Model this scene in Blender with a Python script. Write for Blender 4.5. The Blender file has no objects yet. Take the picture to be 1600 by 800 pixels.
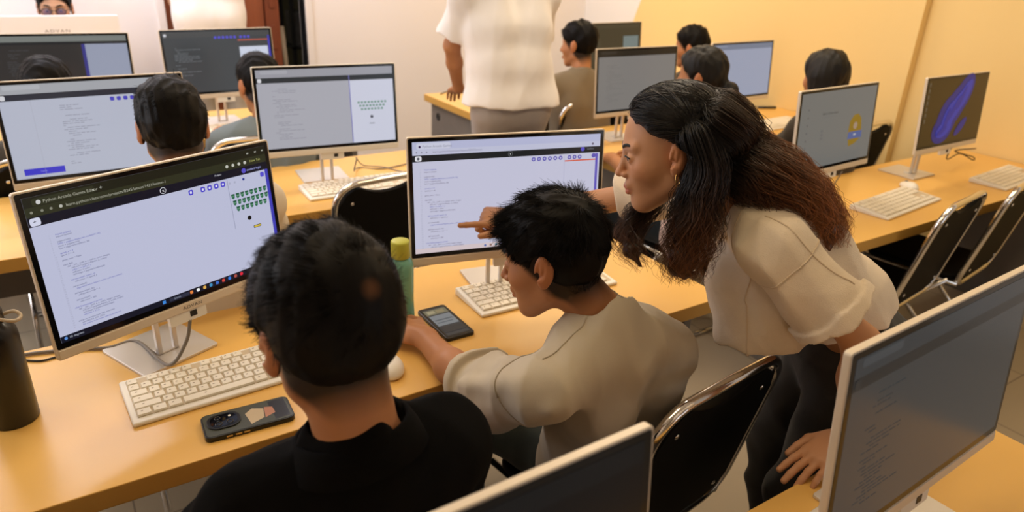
import bpy, bmesh, math, random
import numpy as np
from mathutils import Vector, Matrix
random.seed(7); rng = np.random.default_rng(7)
PI = math.pi
SC = bpy.context.scene
COL = SC.collection

# ------------------------------------------------------------------ camera, light, exposure
CAM = np.array([0.0, 0.0, 1.689])
RGT = np.array([0.8385, -0.5420, 0.0425]); RGT /= np.linalg.norm(RGT)
FWD = np.array([0.5110, 0.7606, -0.4004]); FWD -= RGT * (FWD @ RGT); FWD /= np.linalg.norm(FWD)
UPV = np.cross(RGT, FWD)
FPX = 1109.23
cd = bpy.data.cameras.new('camera'); cam = bpy.data.objects.new('camera', cd); COL.objects.link(cam)
cam.matrix_world = Matrix(((RGT[0], UPV[0], -FWD[0], CAM[0]), (RGT[1], UPV[1], -FWD[1], CAM[1]),
                           (RGT[2], UPV[2], -FWD[2], CAM[2]), (0, 0, 0, 1)))
cd.sensor_width = 36.0; cd.lens = FPX / 1600 * 36.0; cd.clip_start = 0.02
cd.dof.use_dof = True; cd.dof.focus_distance = 1.42; cd.dof.aperture_fstop = 3.6
SC.camera = cam
SC.view_settings.view_transform = 'Standard'
try: SC.view_settings.look = 'None'
except Exception: pass
SC.view_settings.exposure = 0.0; SC.view_settings.gamma = 1.0
SC.view_settings.use_curve_mapping = False

def S(r, g, b):                                   # sRGB 0-255 to linear
    f = lambda c: (c / 12.92 if c <= 0.04045 else ((c + 0.055) / 1.055) ** 2.4)
    return (f(r / 255), f(g / 255), f(b / 255))

w = bpy.data.worlds.new('world'); SC.world = w; w.use_nodes = True
w.node_tree.nodes['Background'].inputs['Color'].default_value = (1, 0.86, 0.66, 1)
w.node_tree.nodes['Background'].inputs['Strength'].default_value = 0.3

WARM = (1.0, 0.79, 0.49); SOFT = (1.0, 0.86, 0.66); COOL = (0.90, 0.90, 1.0)
def area(name, loc, aim, sx, sy, power, color):
    l = bpy.data.lights.new(name, 'AREA'); l.shape = 'RECTANGLE'; l.size = sx; l.size_y = sy
    l.energy = power; l.color = color
    o = bpy.data.objects.new(name, l); COL.objects.link(o); o.location = loc
    d = Vector(aim) - Vector(loc)
    o.rotation_euler = d.to_track_quat('-Z', 'Y').to_euler()
    return o
# ceiling tube panels (warm over the desks, cool white towards the front wall), daylight behind the photographer
for k, (x, y, p, c) in enumerate(((0.3, 0.9, 11, WARM), (2.6, 0.9, 17, WARM), (0.3, 2.6, 14, SOFT), (2.6, 2.6, 26, SOFT))):
    area('ceiling_lamp', (x, y, 2.93), (x, y, 0), 1.3, 0.5, p, c)
area('ceiling_lamp', (3.3, 4.3, 2.93), (3.5, 4.3, 0), 1.2, 0.4, 22, WARM)
area('ceiling_lamp', (0.4, 4.5, 2.93), (0.4, 4.9, 0), 2.6, 0.6, 82, COOL)

# ------------------------------------------------------------------ materials
def mat(name, color=(0.8, 0.8, 0.8), rough=0.5, metal=0.0, spec=0.5, emis=None, estr=1.0, bump=0, bscale=200,
        var=0, vscale=8, attr=None, coat=0, trans=0, ior=1.45, sheen=0, alpha=1.0, stretch=None):
    m = bpy.data.materials.new(name); m.use_nodes = True
    nt = m.node_tree; b = nt.nodes['Principled BSDF']
    b.inputs['Base Color'].default_value = (*color, 1); b.inputs['Roughness'].default_value = rough
    b.inputs['Metallic'].default_value = metal; b.inputs['Specular IOR Level'].default_value = spec
    b.inputs['IOR'].default_value = ior
    if coat: b.inputs['Coat Weight'].default_value = coat; b.inputs['Coat Roughness'].default_value = 0.1
    if trans: b.inputs['Transmission Weight'].default_value = trans
    if sheen: b.inputs['Sheen Weight'].default_value = sheen
    if alpha < 1: b.inputs['Alpha'].default_value = alpha
    if emis is not None:
        b.inputs['Emission Color'].default_value = (*emis, 1); b.inputs['Emission Strength'].default_value = estr
    L = nt.links.new
    if var or bump:
        tc = nt.nodes.new('ShaderNodeTexCoord'); mp = nt.nodes.new('ShaderNodeMapping'); L(tc.outputs['Object'], mp.inputs['Vector'])
        if stretch: mp.inputs['Scale'].default_value = stretch
    src = None
    if attr:
        a = nt.nodes.new('ShaderNodeAttribute'); a.attribute_name = attr; src = a.outputs['Color']
    if var:
        n = nt.nodes.new('ShaderNodeTexNoise'); n.inputs['Scale'].default_value = vscale; n.inputs['Detail'].default_value = 5
        L(mp.outputs['Vector'], n.inputs['Vector'])
        mr = nt.nodes.new('ShaderNodeMapRange'); mr.inputs['To Min'].default_value = 1 - var; mr.inputs['To Max'].default_value = 1 + var
        mr.inputs['From Min'].default_value = 0.25; mr.inputs['From Max'].default_value = 0.75
        L(n.outputs['Fac'], mr.inputs['Value'])
        mx = nt.nodes.new('ShaderNodeMix'); mx.data_type = 'RGBA'; mx.blend_type = 'MULTIPLY'; mx.inputs['Factor'].default_value = 1
        mx.inputs[6].default_value = (*color, 1)
        if src: L(src, mx.inputs[6])
        L(mr.outputs['Result'], mx.inputs[7]); src = mx.outputs[2]
    if src: L(src, b.inputs['Base Color'])
    if bump:
        n2 = nt.nodes.new('ShaderNodeTexNoise'); n2.inputs['Scale'].default_value = bscale; n2.inputs['Detail'].default_value = 3
        L(mp.outputs['Vector'], n2.inputs['Vector'])
        bp = nt.nodes.new('ShaderNodeBump'); bp.inputs['Strength'].default_value = bump; bp.inputs['Distance'].default_value = 0.002
        L(n2.outputs['Fac'], bp.inputs['Height']); L(bp.outputs['Normal'], b.inputs['Normal'])
    return m

M = {}
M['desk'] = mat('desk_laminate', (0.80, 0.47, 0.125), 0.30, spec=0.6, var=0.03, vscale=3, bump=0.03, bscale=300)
M['desk_side_shade'] = mat('desk_laminate_shaded', (0.64, 0.35, 0.075), 0.42, var=0.03)  # desktop sides coloured deeper than the top to stand in for shade
M['panel'] = mat('desk_leg_panel', (0.19, 0.165, 0.14), 0.5, var=0.05)
M['black'] = mat('black_plastic', (0.012, 0.012, 0.012), 0.4)
M['blackmat'] = mat('black_vinyl', (0.005, 0.0045, 0.004), 0.6, spec=0.15, bump=0.15, bscale=500)
M['chrome'] = mat('chrome', (0.82, 0.80, 0.77), 0.13, metal=1)
M['silver'] = mat('silver_plastic', (0.70, 0.66, 0.62), 0.33, metal=0.35, bump=0.03, bscale=900)
M['housing'] = mat('pale_housing', (0.78, 0.68, 0.55), 0.38, metal=0.15)
M['white'] = mat('white_plastic', (0.86, 0.82, 0.74), 0.4)
M['key'] = mat('key_plastic', (0.84, 0.78, 0.66), 0.45)
M['keyprint'] = mat('key_print', (0.30, 0.24, 0.17), 0.6)
M['keybed'] = mat('keyboard_bed', (0.62, 0.51, 0.36), 0.5)
M['glass'] = mat('screen_glass', (0.006, 0.006, 0.007), 0.09, spec=0.5)
M['logo'] = mat('logo_print', (0.06, 0.05, 0.05), 0.4)
M['cable'] = mat('grey_cable', (0.22, 0.19, 0.16), 0.5)
M['cord'] = mat('dark_cord', (0.02, 0.018, 0.016), 0.5)
M['wallw'] = mat('white_wall_paint', (0.86, 0.81, 0.80), 0.75, var=0.012, vscale=1.5, bump=0.03, bscale=120)
M['ceil'] = mat('ceiling_paint', (0.82, 0.78, 0.70), 0.8)
M['wood'] = mat('brown_door_wood', (0.27, 0.075, 0.028), 0.4, var=0.18, vscale=5, stretch=(6, 6, 0.6))
M['wood2'] = mat('dark_door_frame', (0.17, 0.042, 0.016), 0.45, var=0.15, vscale=6, stretch=(6, 6, 0.6))

_em = {}
def em(rgb, gloss=0.2):
    k = tuple(rgb)
    if k not in _em:
        m = mat('display_%d_%d_%d' % k, (0.004, 0.004, 0.004), gloss, spec=0.3, emis=S(*rgb), estr=1.0); _em[k] = m
    return _em[k]

# ------------------------------------------------------------------ mesh helpers
class MB:
    def __init__(s): s.v = []; s.f = []; s.mi = []; s.cur = 0
    def add(s, vs, fs):
        o = len(s.v); s.v += [tuple(map(float, p)) for p in vs]
        for f in fs: s.f.append([i + o for i in f]); s.mi.append(s.cur)
    def box(s, a, b):
        (x0, y0, z0), (x1, y1, z1) = a, b
        s.add([(x0, y0, z0), (x1, y0, z0), (x1, y1, z0), (x0, y1, z0), (x0, y0, z1), (x1, y0, z1), (x1, y1, z1), (x0, y1, z1)],
              [(0, 3, 2, 1), (4, 5, 6, 7), (0, 1, 5, 4), (1, 2, 6, 5), (2, 3, 7, 6), (3, 0, 4, 7)])
    def quad(s, a, b, c, d): s.add([a, b, c, d], [(0, 1, 2, 3)])
    def poly(s, pts): s.add(pts, [tuple(range(len(pts)))])
    def tube(s, pts, r, n=10, closed=False, flat=None):
        pts = [np.array(p, float) for p in pts]; N = len(pts)
        rs = r if isinstance(r, (list, tuple, np.ndarray)) else [r] * N
        vs = []; prev = None
        for i in range(N):
            if closed: t = pts[(i + 1) % N] - pts[i - 1]
            else: t = pts[min(i + 1, N - 1)] - pts[max(i - 1, 0)]
            t = t / (np.linalg.norm(t) + 1e-12)
            if prev is None:
                a = np.array([0, 0, 1.0]) if abs(t[2]) < 0.9 else np.array([1.0, 0, 0])
            else: a = prev
            u = a - t * (a @ t); u /= np.linalg.norm(u); prev = u; v = np.cross(t, u)
            for k in range(n):
                an = 2 * PI * k / n
                fu = (flat if flat else 1.0)
                vs.append(pts[i] + rs[i] * (math.cos(an) * u * fu + math.sin(an) * v))
        fs = []
        for i in range(N if closed else N - 1):
            j = (i + 1) % N
            for k in range(n):
                fs.append((i * n + k, i * n + (k + 1) % n, j * n + (k + 1) % n, j * n + k))
        if not closed: fs += [tuple(range(n))[::-1], tuple((N - 1) * n + k for k in range(n))]
        s.add(vs, fs)
    def lathe(s, prof, n=32, c=(0, 0, 0)):
        vs = []
        for r, z in prof:
            for k in range(n):
                a = 2 * PI * k / n; vs.append((c[0] + r * math.cos(a), c[1] + r * math.sin(a), c[2] + z))
        fs = []
        for i in range(len(prof) - 1):
            for k in range(n): fs.append((i * n + k, i * n + (k + 1) % n, (i + 1) * n + (k + 1) % n, (i + 1) * n + k))
        fs += [tuple(range(n))[::-1], tuple((len(prof) - 1) * n + k for k in range(n))]
        s.add(vs, fs)
    def prism(s, outline, y0, y1, axis='y'):
        """outline in (a, b), extruded along the third axis"""
        n = len(outline)
        if axis == 'y': P = lambda p, t: (p[0], t, p[1])
        elif axis == 'z': P = lambda p, t: (p[0], p[1], t)
        else: P = lambda p, t: (t, p[0], p[1])
        vs = [P(p, y0) for p in outline] + [P(p, y1) for p in outline]
        fs = [(i, (i + 1) % n, n + (i + 1) % n, n + i) for i in range(n)] + [tuple(range(n))[::-1], tuple(range(n, 2 * n))]
        s.add(vs, fs)
    def build(s, name, m, parent=None, smooth=False, bevel=0, seg=2, sub=0):
        me = bpy.data.meshes.new(name); me.from_pydata(s.v, [], s.f)
        ms = m if isinstance(m, (list, tuple)) else [m]
        for q in ms: me.materials.append(q)
        if len(ms) > 1: me.polygons.foreach_set('material_index', s.mi)
        bm = bmesh.new(); bm.from_mesh(me); bmesh.ops.recalc_face_normals(bm, faces=bm.faces); bm.to_mesh(me); bm.free()
        if smooth: me.polygons.foreach_set('use_smooth', [True] * len(me.polygons))
        me.update()
        o = bpy.data.objects.new(name, me); COL.objects.link(o)
        if parent: o.parent = parent
        if bevel:
            b = o.modifiers.new('bevel', 'BEVEL'); b.width = bevel; b.segments = seg; b.limit_method = 'ANGLE'; b.angle_limit = 0.7
            if not smooth:
                me.polygons.foreach_set('use_smooth', [True] * len(me.polygons))
                try:
                    wn = o.modifiers.new('wn', 'WEIGHTED_NORMAL'); wn.keep_sharp = True
                except Exception: pass
        if sub:
            q = o.modifiers.new('sub', 'SUBSURF'); q.levels = sub; q.render_levels = sub
        return o

def thing(name, label, cat, loc=(0, 0, 0), rz=0, group=None):
    o = bpy.data.objects.new(name, None); COL.objects.link(o); o.empty_display_size = 0.05
    o.location = loc; o.rotation_euler = (0, 0, rz)
    return tag(o, label, cat, group)
def tag(o, label, cat, group=None):
    o['label'] = label; o['category'] = cat
    if group: o['group'] = group
    return o
def struct(o): o['kind'] = 'structure'; return o
def copy_tree(o, parent=None):
    c = o.copy(); COL.objects.link(c)
    if parent: c.parent = parent
    for ch in list(o.children): copy_tree(ch, c)
    return c
def rrect(wd, ht, r, n=6, cx=0, cz=0):
    pts = []
    for (sx, sz, a0) in ((1, 1, 0), (-1, 1, 90), (-1, -1, 180), (1, -1, 270)):
        for k in range(n + 1):
            a = math.radians(a0 + 90 * k / n)
            pts.append((cx + sx * (wd / 2 - r) + r * math.cos(a), cz + sz * (ht / 2 - r) + r * math.sin(a)))
    return pts
def spline(pts, n=8):
    P = [np.array(p, float) for p in pts]; out = []
    for i in range(len(P) - 1):
        p0 = P[max(i - 1, 0)]; p1 = P[i]; p2 = P[i + 1]; p3 = P[min(i + 2, len(P) - 1)]
        for k in range(n):
            t = k / n
            out.append(0.5 * ((2 * p1) + (-p0 + p2) * t + (2 * p0 - 5 * p1 + 4 * p2 - p3) * t * t + (-p0 + 3 * p1 - 3 * p2 + p3) * t ** 3))
    out.append(P[-1]); return out
def at(u, v, d):                                  # point at camera depth d seen at (u, v) of the 1600 x 800 frame
    return CAM + RGT * ((u - 800) / FPX * d) - UPV * ((v - 400) / FPX * d) + FWD * d
def on(u, v, z):                                  # point of the level plane z
    d = RGT * ((u - 800) / FPX) - UPV * ((v - 400) / FPX) + FWD
    return CAM + d * ((z - CAM[2]) / d[2])

# ------------------------------------------------------------------ the room
XR, YB, XL, YF, ZC = 4.22, 5.28, -2.0, -2.6, 2.95
def floor_mat():
    m = mat('beige_floor_tiles', (0.52, 0.44, 0.34), 0.28, spec=0.5); nt = m.node_tree; L = nt.links.new; b = nt.nodes['Principled BSDF']
    tc = nt.nodes.new('ShaderNodeTexCoord'); br = nt.nodes.new('ShaderNodeTexBrick'); L(tc.outputs['Object'], br.inputs['Vector'])
    br.offset = 0; br.inputs['Scale'].default_value = 1; br.inputs['Brick Width'].default_value = 0.5; br.inputs['Row Height'].default_value = 0.5
    br.inputs['Mortar Size'].default_value = 0.003
    br.inputs['Color1'].default_value = (0.42, 0.34, 0.24, 1); br.inputs['Color2'].default_value = (0.39, 0.32, 0.225, 1); br.inputs['Mortar'].default_value = (0.20, 0.16, 0.12, 1)
    L(br.outputs['Color'], b.inputs['Base Color']); return m
f = MB(); f.box((XL - 0.1, YF - 0.1, -0.1), (XR + 0.25, YB + 2.2, 0)); struct(f.build('floor', floor_mat()))
f = MB(); f.box((XL - 0.1, YF - 0.1, ZC), (XR + 0.25, YB + 0.12, ZC + 0.1)); struct(f.build('ceiling', M['ceil']))
f = MB(); f.box((XL - 0.1, YF - 0.1, 0), (XL, YB + 0.12, ZC)); struct(f.build('wall_left', M['wallw']))
# daylight: an unseen window added in the left wall for cool side light and a glazed door in the rear wall behind the photographer
def window(name, org, rz, wd, z0, z1, strength, bars):
    o = MB(); o.box((-wd / 2 - 0.06, -0.03, z0 - 0.06), (wd / 2 + 0.06, 0.0, z0)); o.box((-wd / 2 - 0.06, -0.03, z1), (wd / 2 + 0.06, 0.0, z1 + 0.06))
    for k in range(bars + 2): x = -wd / 2 + wd * k / (bars + 1); o.box((x - 0.03, -0.03, z0), (x + 0.03, 0.0, z1))
    r = struct(o.build(name, M['ceil'])); r.location = org; r.rotation_euler = (0, 0, rz)
    p = MB(); p.quad((-wd / 2, -0.008, z0), (wd / 2, -0.008, z0), (wd / 2, -0.008, z1), (-wd / 2, -0.008, z1))
    p.build('pane', mat('daylight_pane', (0.02, 0.02, 0.02), 0.1, emis=(0.88, 0.92, 1.0), estr=strength), r)
window('added_window_1', (XL, 3.2, 0), PI / 2, 1.7, 1.15, 2.55, 5.4, 1)
window('window_2', (2.45, YF, 0), PI, 1.6, 0.35, 2.35, 1.5, 1)
f = MB(); f.box((XL, YF - 0.1, 0), (XR + 0.2, YF, ZC)); struct(f.build('wall_rear', mat('rear_wall_paint', (0.40, 0.34, 0.26), 0.8)))
# front wall with the open doorway
DX0, DX1, DH = 0.76, 1.675, 2.12
f = MB(); f.box((XL, YB, 0), (DX0, YB + 0.12, ZC)); f.box((DX1, YB, 0), (XR + 0.1, YB + 0.12, ZC)); f.box((DX0, YB, DH), (DX1, YB + 0.12, ZC))
struct(f.build('wall_front', M['wallw']))
# right wall: painted yellow, a white field towards the front wall behind one big arc; a shallow pier beyond y = 2.26
def yellow_mat():
    m = mat('yellow_wall_paint', (0.90, 0.66, 0.29), 0.7, bump=0.03, bscale=120); nt = m.node_tree; L = nt.links.new; b = nt.nodes['Principled BSDF']
    tc = nt.nodes.new('ShaderNodeTexCoord'); vm = nt.nodes.new('ShaderNodeVectorMath'); vm.operation = 'SUBTRACT'; L(tc.outputs['Object'], vm.inputs[0])
    vm.inputs[1].default_value = (0, 2.35, 0.35)
    ml = nt.nodes.new('ShaderNodeVectorMath'); ml.operation = 'MULTIPLY'; L(vm.outputs[0], ml.inputs[0]); ml.inputs[1].default_value = (0, 1, 1)
    ln = nt.nodes.new('ShaderNodeVectorMath'); ln.operation = 'LENGTH'; L(ml.outputs[0], ln.inputs[0])
    gt = nt.nodes.new('ShaderNodeMath'); gt.operation = 'GREATER_THAN'; gt.inputs[1].default_value = 2.42; L(ln.outputs['Value'], gt.inputs[0])
    mx = nt.nodes.new('ShaderNodeMix'); mx.data_type = 'RGBA'; L(gt.outputs[0], mx.inputs['Factor'])
    mx.inputs[6].default_value = (0.90, 0.66, 0.29, 1); mx.inputs[7].default_value = (0.86, 0.83, 0.82, 1); L(mx.outputs[2], b.inputs['Base Color'])
    return m
M['yellow'] = yellow_mat()
f = MB(); f.box((XR, 2.26, 0), (XR + 0.2, YB, ZC)); f.box((XR + 0.055, YF, 0), (XR + 0.2, 2.26, ZC)); struct(f.build('wall_right', M['yellow']))
# door frame and the brown leaf standing open, a dim store room beyond
f = MB(); f.box((DX0 - 0.05, YB - 0.02, 0), (DX0, YB + 0.13, DH + 0.05)); f.box((DX1, YB - 0.02, 0), (DX1 + 0.05, YB + 0.13, DH + 0.05)); f.box((DX0 - 0.05, YB - 0.02, DH), (DX1 + 0.05, YB + 0.13, DH + 0.05))
M['frame_white'] = mat('white_door_frame', (0.84, 0.79, 0.77), 0.5)
struct(f.build('trim_1', M['frame_white'], bevel=0.004))
f = MB(); f.box((DX0, YB + 0.05, 0.01), (1.40, YB + 0.09, DH))
for z0, z1 in ((0.25, 0.95), (1.1, 1.95)):
    f.box((DX0 + 0.12, YB + 0.042, z0), (1.28, YB + 0.052, z1))
struct(f.build('door_1', M['wood'], bevel=0.004))
f = MB(); f.box((1.405, YB + 0.03, 0.01), (1.50, YB + 0.10, DH))
for zc in (0.75, 1.02, 1.3): f.prism(rrect(0.035, 0.17, 0.017, cx=1.452, cz=zc), YB + 0.022, YB + 0.031)
struct(f.build('door_2', M['wood2'], bevel=0.003))
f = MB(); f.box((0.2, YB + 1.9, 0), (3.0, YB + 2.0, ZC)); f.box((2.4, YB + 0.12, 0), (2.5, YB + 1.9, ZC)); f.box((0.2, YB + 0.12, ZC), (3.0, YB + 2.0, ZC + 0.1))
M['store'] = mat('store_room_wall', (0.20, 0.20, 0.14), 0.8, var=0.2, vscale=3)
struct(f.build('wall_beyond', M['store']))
t = thing('shelf_rack', 'dark rack of stored gear in the room beyond the doorway', 'rack', (1.98, YB + 0.75, 0))
f = MB()
for sx in (-0.22, 0.22):
    for sy in (-0.15, 0.15): f.box((sx - 0.015, sy - 0.015, 0), (sx + 0.015, sy + 0.015, 2.0))
f.build('upright', M['black'], t)
for z in (0.4, 0.85, 1.3, 1.75):
    f = MB(); f.box((-0.235, -0.165, z), (0.235, 0.165, z + 0.02)); f.build('shelf', M['black'], t)
M['gear'] = mat('dark_gear', (0.05, 0.045, 0.04), 0.7, var=0.5, vscale=14)
for k, z in enumerate((0.42, 0.87, 1.32)):
    f = MB(); f.box((-0.2, -0.13, z), (-0.02 + 0.05 * k, 0.1, z + 0.26)); f.box((0.05 + 0.02 * k, -0.12, z), (0.2, 0.08, z + 0.18 + 0.04 * k))
    tag(f.build('storage_box', M['gear'], bevel=0.008), 'dark storage box on the %s shelf of the rack beyond the doorway' % ('lowest', 'middle', 'upper')[k], 'box').location = (1.98, YB + 0.75, 0)
f = MB(); f.tube([(1.63, YB + 0.30, 0.0), (1.60, YB + 0.34, 1.06)], 0.017, 10)
tag(f.build('wooden_pole', mat('pale_wood', (0.55, 0.40, 0.24), 0.5, var=0.1), smooth=True), 'pale wooden pole leaning in the open doorway gap', 'pole')

# thin wire run up the yellow wall
f = MB(); f.tube(spline([(XR + 0.05, 1.50, 1.00), (XR + 0.05, 1.505, 1.16), (XR + 0.05, 1.47, 1.21), (XR + 0.05, 1.36, 1.40), (XR + 0.05, 1.2, 1.68)], 6), 0.004, 8)
tag(f.build('wall_wire', M['yellow'], smooth=True), 'thin painted wire running up the yellow wall at the right edge', 'wire')

# ------------------------------------------------------------------ desks
def desk(label, x0, x1, y0, y1, panels, modesty=None, loc_name='desk', z=0.75):
    t = thing('desk', label, 'desk', ((x0 + x1) / 2, (y0 + y1) / 2, 0)); cx, cy = (x0 + x1) / 2, (y0 + y1) / 2
    f = MB(); f.box((x0 - cx, y0 - cy, z - 0.045), (x1 - cx, y1 - cy, z)); dk = f.build('desktop', M['desk'], t, bevel=0.003); dk.data.materials.append(M['desk_side_shade'])
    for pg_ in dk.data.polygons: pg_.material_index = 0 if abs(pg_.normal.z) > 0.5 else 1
    for px in panels:
        f = MB(); f.box((px - 0.015 - cx, y0 + 0.05 - cy, 0), (px + 0.015 - cx, y1 - 0.04 - cy, z - 0.045)); p = f.build('leg_panel', M['panel'], t, bevel=0.002)
        f = MB(); f.lathe([(0.024, 0), (0.026, 0.001), (0.026, 0.003), (0.018, 0.004), (0.0175, 0.002)], 20); g = f.build('grommet', M['black'], p, smooth=True)
        g.rotation_euler = (0, -PI / 2, 0); g.location = (px - 0.0155 - cx, y1 - 0.14 - cy, 0.62)
    if modesty:
        f = MB(); f.box((panels[0] + 0.016 - cx, y1 - 0.12 - cy, modesty), (panels[-1] - 0.016 - cx, y1 - 0.10 - cy, z - 0.046)); f.build('modesty_panel', M['panel'], t)
    return t
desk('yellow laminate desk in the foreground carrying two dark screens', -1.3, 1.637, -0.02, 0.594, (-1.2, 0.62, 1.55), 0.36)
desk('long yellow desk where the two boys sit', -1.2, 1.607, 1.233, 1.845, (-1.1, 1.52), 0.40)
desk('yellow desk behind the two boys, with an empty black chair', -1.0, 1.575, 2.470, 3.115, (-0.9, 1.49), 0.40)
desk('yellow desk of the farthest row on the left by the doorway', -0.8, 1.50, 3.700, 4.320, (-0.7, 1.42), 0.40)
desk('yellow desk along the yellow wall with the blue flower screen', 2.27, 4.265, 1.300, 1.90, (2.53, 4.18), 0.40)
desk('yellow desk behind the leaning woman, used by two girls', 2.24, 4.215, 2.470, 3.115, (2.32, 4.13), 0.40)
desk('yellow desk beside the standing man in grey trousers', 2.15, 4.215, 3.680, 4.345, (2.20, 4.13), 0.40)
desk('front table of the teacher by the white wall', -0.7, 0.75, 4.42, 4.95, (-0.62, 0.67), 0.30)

# ------------------------------------------------------------------ monitors
MW, GH, HB, TILT = 0.54, 0.3127, 0.179, 0.0927
AU0, AU1, AV0, AV1 = 0.010, 0.530, 0.009, 0.3010         # active area on the glass (from left, from top)
class Disp:
    """flat picture on the screen: rectangles in u (0-1 left to right) and v (0-1 top to bottom)"""
    def __init__(s): s.m = {}; s.n = 0
    def P(s, u, v, lift): return (-MW / 2 + AU0 + u * (AU1 - AU0), -0.0006 - lift, GH - AV0 - v * (AV1 - AV0))
    def _mb(s, c): return s.m.setdefault(tuple(c), MB())
    def r(s, u0, v0, u1, v1, c, lv=1):
        l = lv * 0.00025; s._mb(c).quad(s.P(u0, v1, l), s.P(u1, v1, l), s.P(u1, v0, l), s.P(u0, v0, l))
    def p(s, pts, c, lv=2):
        s._mb(c).poly([s.P(u, v, lv * 0.00025) for u, v in pts])
    def disc(s, u, v, r, c, lv=2, n=18):
        s.p([(u + r * math.cos(2 * PI * k / n), v + r * 1.78 * math.sin(2 * PI * k / n)) for k in range(n)], c, lv)
    def rr(s, u0, v0, u1, v1, c, lv=2, r=0.3):
        w_, h_ = u1 - u0, v1 - v0; rad = r * min(w_, h_ / 1.78); pts = []
        for (x, y, a0) in ((u1 - rad, v0 + rad * 1.78, -90), (u1 - rad, v1 - rad * 1.78, 0), (u0 + rad, v1 - rad * 1.78, 90), (u0 + rad, v0 + rad * 1.78, 180)):
            for k in range(4):
                a = math.radians(a0 + 30 * k); pts.append((x + rad * math.cos(a), y + rad * 1.78 * math.sin(a)))
        s.p(pts, c, lv)
    def text(s, u, v, h, txt, c, lv=2):
        """lettering as flat glyph meshes, cap height about h of the picture height"""
        cu = bpy.data.curves.new('t', 'FONT'); cu.body = txt; cu.size = 1.0
        o = bpy.data.objects.new('t', cu); COL.objects.link(o)
        dg = bpy.context.evaluated_depsgraph_get(); me = o.evaluated_get(dg).to_mesh()
        k = h * (AV1 - AV0) / 0.7; b = s.P(u, v, lv * 0.00025)
        s._mb(c).add([(b[0] + q.co.x * k, b[1], b[2] + q.co.y * k) for q in me.vertices], [tuple(p.vertices) for p in me.polygons])
        o.evaluated_get(dg).to_mesh_clear(); bpy.data.objects.remove(o); bpy.data.curves.remove(cu)
    def dashes(s, u, v, h, n, c, lv=2, wmax=0.05, rnd=random):
        x = u
        for k in range(n):
            l = rnd.uniform(0.2, 1.0) * wmax; s.r(x, v, x + l, v + h, c, lv); x += l + 0.006
    def build(s, parent):
        a = MB(); ms = []
        for c, m_ in s.m.items():
            a.cur = len(ms); ms.append(em(c)); a.add(m_.v, m_.f)
        o = a.build('display', ms, parent)
        return o

def monitor(label, x, y, yaw, disp, group=None, frame='housing', logo=False, z=0.75, raise_=0.0, w=None, dx=0.0, base_rz=0.0, dy=0.150):
    """loc x, y = bottom centre of the glass"""
    t = thing('monitor', label, 'monitor', (x, y, z), yaw, group)
    hb = HB + raise_
    # head: everything tilted back about the bottom edge of the glass
    hd = MB()
    prof = [(-MW / 2 - 0.0035, -0.021), (MW / 2 + 0.0035, -0.021), (MW / 2 + 0.0035, GH + 0.0035), (-MW / 2 - 0.0035, GH + 0.0035)]
    hd.prism(rrect(MW + 0.007, GH + 0.0265, 0.006, 5, 0, GH / 2 - 0.0098), 0.0002, 0.012)
    hd.prism(rrect(MW * 0.86, GH * 0.66, 0.02, 5, 0, GH * 0.40), 0.010, 0.034)
    hd.prism(rrect(MW - 0.001, 0.0185, 0.002, 3, 0, -0.0115), -0.0018, 0.004)           # chin
    hs = hd.build('housing', M[frame], t, bevel=0.0015)
    g = MB(); g.prism(rrect(MW, GH, 0.004, 4, 0, GH / 2), -0.0005, 0.004)
    sc = g.build('screen', M['glass'], t)
    if disp: disp.build(sc)
    md = MB(); md.prism(rrect(0.088, 0.030, 0.004, 4, 0.0, -0.032), 0.001, 0.014); mdo = md.build('port_module', M['white'], t, bevel=0.001)
    md = MB(); md.box((0.004, 0.0000, -0.038), (0.020, 0.0012, -0.025)); md.build('port', M['black'], mdo)
    kids = [hs, sc, mdo]
    if logo:
        cu = bpy.data.curves.new('t', 'FONT'); cu.body = 'ADVAN'; cu.size = 0.0102; cu.align_x = 'CENTER'; cu.space_character = 1.12
        o = bpy.data.objects.new('t', cu); COL.objects.link(o)
        dg = bpy.context.evaluated_depsgraph_get(); me = o.evaluated_get(dg).to_mesh(); lm = MB()
        lm.add([(q.co.x * 1.25 + 0.012, -0.0022, q.co.y - 0.0152) for q in me.vertices], [tuple(p.vertices) for p in me.polygons])
        o.evaluated_get(dg).to_mesh_clear(); bpy.data.objects.remove(o); bpy.data.curves.remove(cu)
        kids.append(lm.build('logo', M['logo'], t))
    for k in kids: k.rotation_euler = (-TILT, 0, 0); k.location = (0, 0, hb)
    # stand: flat square foot, U neck with a cut-out
    b = MB(); b.prism(rrect(0.19, 0.185, 0.006, 4), 0.0, 0.007, 'z'); bo = b.build('stand_foot', M['silver'], t, bevel=0.0012)
    bo.location = (dx, dy, 0); bo.rotation_euler = (0, 0, base_rz)
    n = MB()
    for sx in (-0.026, 0.014): n.box((sx, 0.112, 0.006), (sx + 0.012, 0.125, hb + 0.10))
    n.box((-0.026, 0.112, 0.006), (0.026, 0.150, 0.012)); n.box((-0.026, 0.110, hb - 0.04), (0.026, 0.125, hb + 0.12)); n.box((-0.03, 0.03, hb + 0.07), (0.03, 0.115, hb + 0.125))
    n.build('stand_neck', M['silver'], t, bevel=0.002)
    return t

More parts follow.
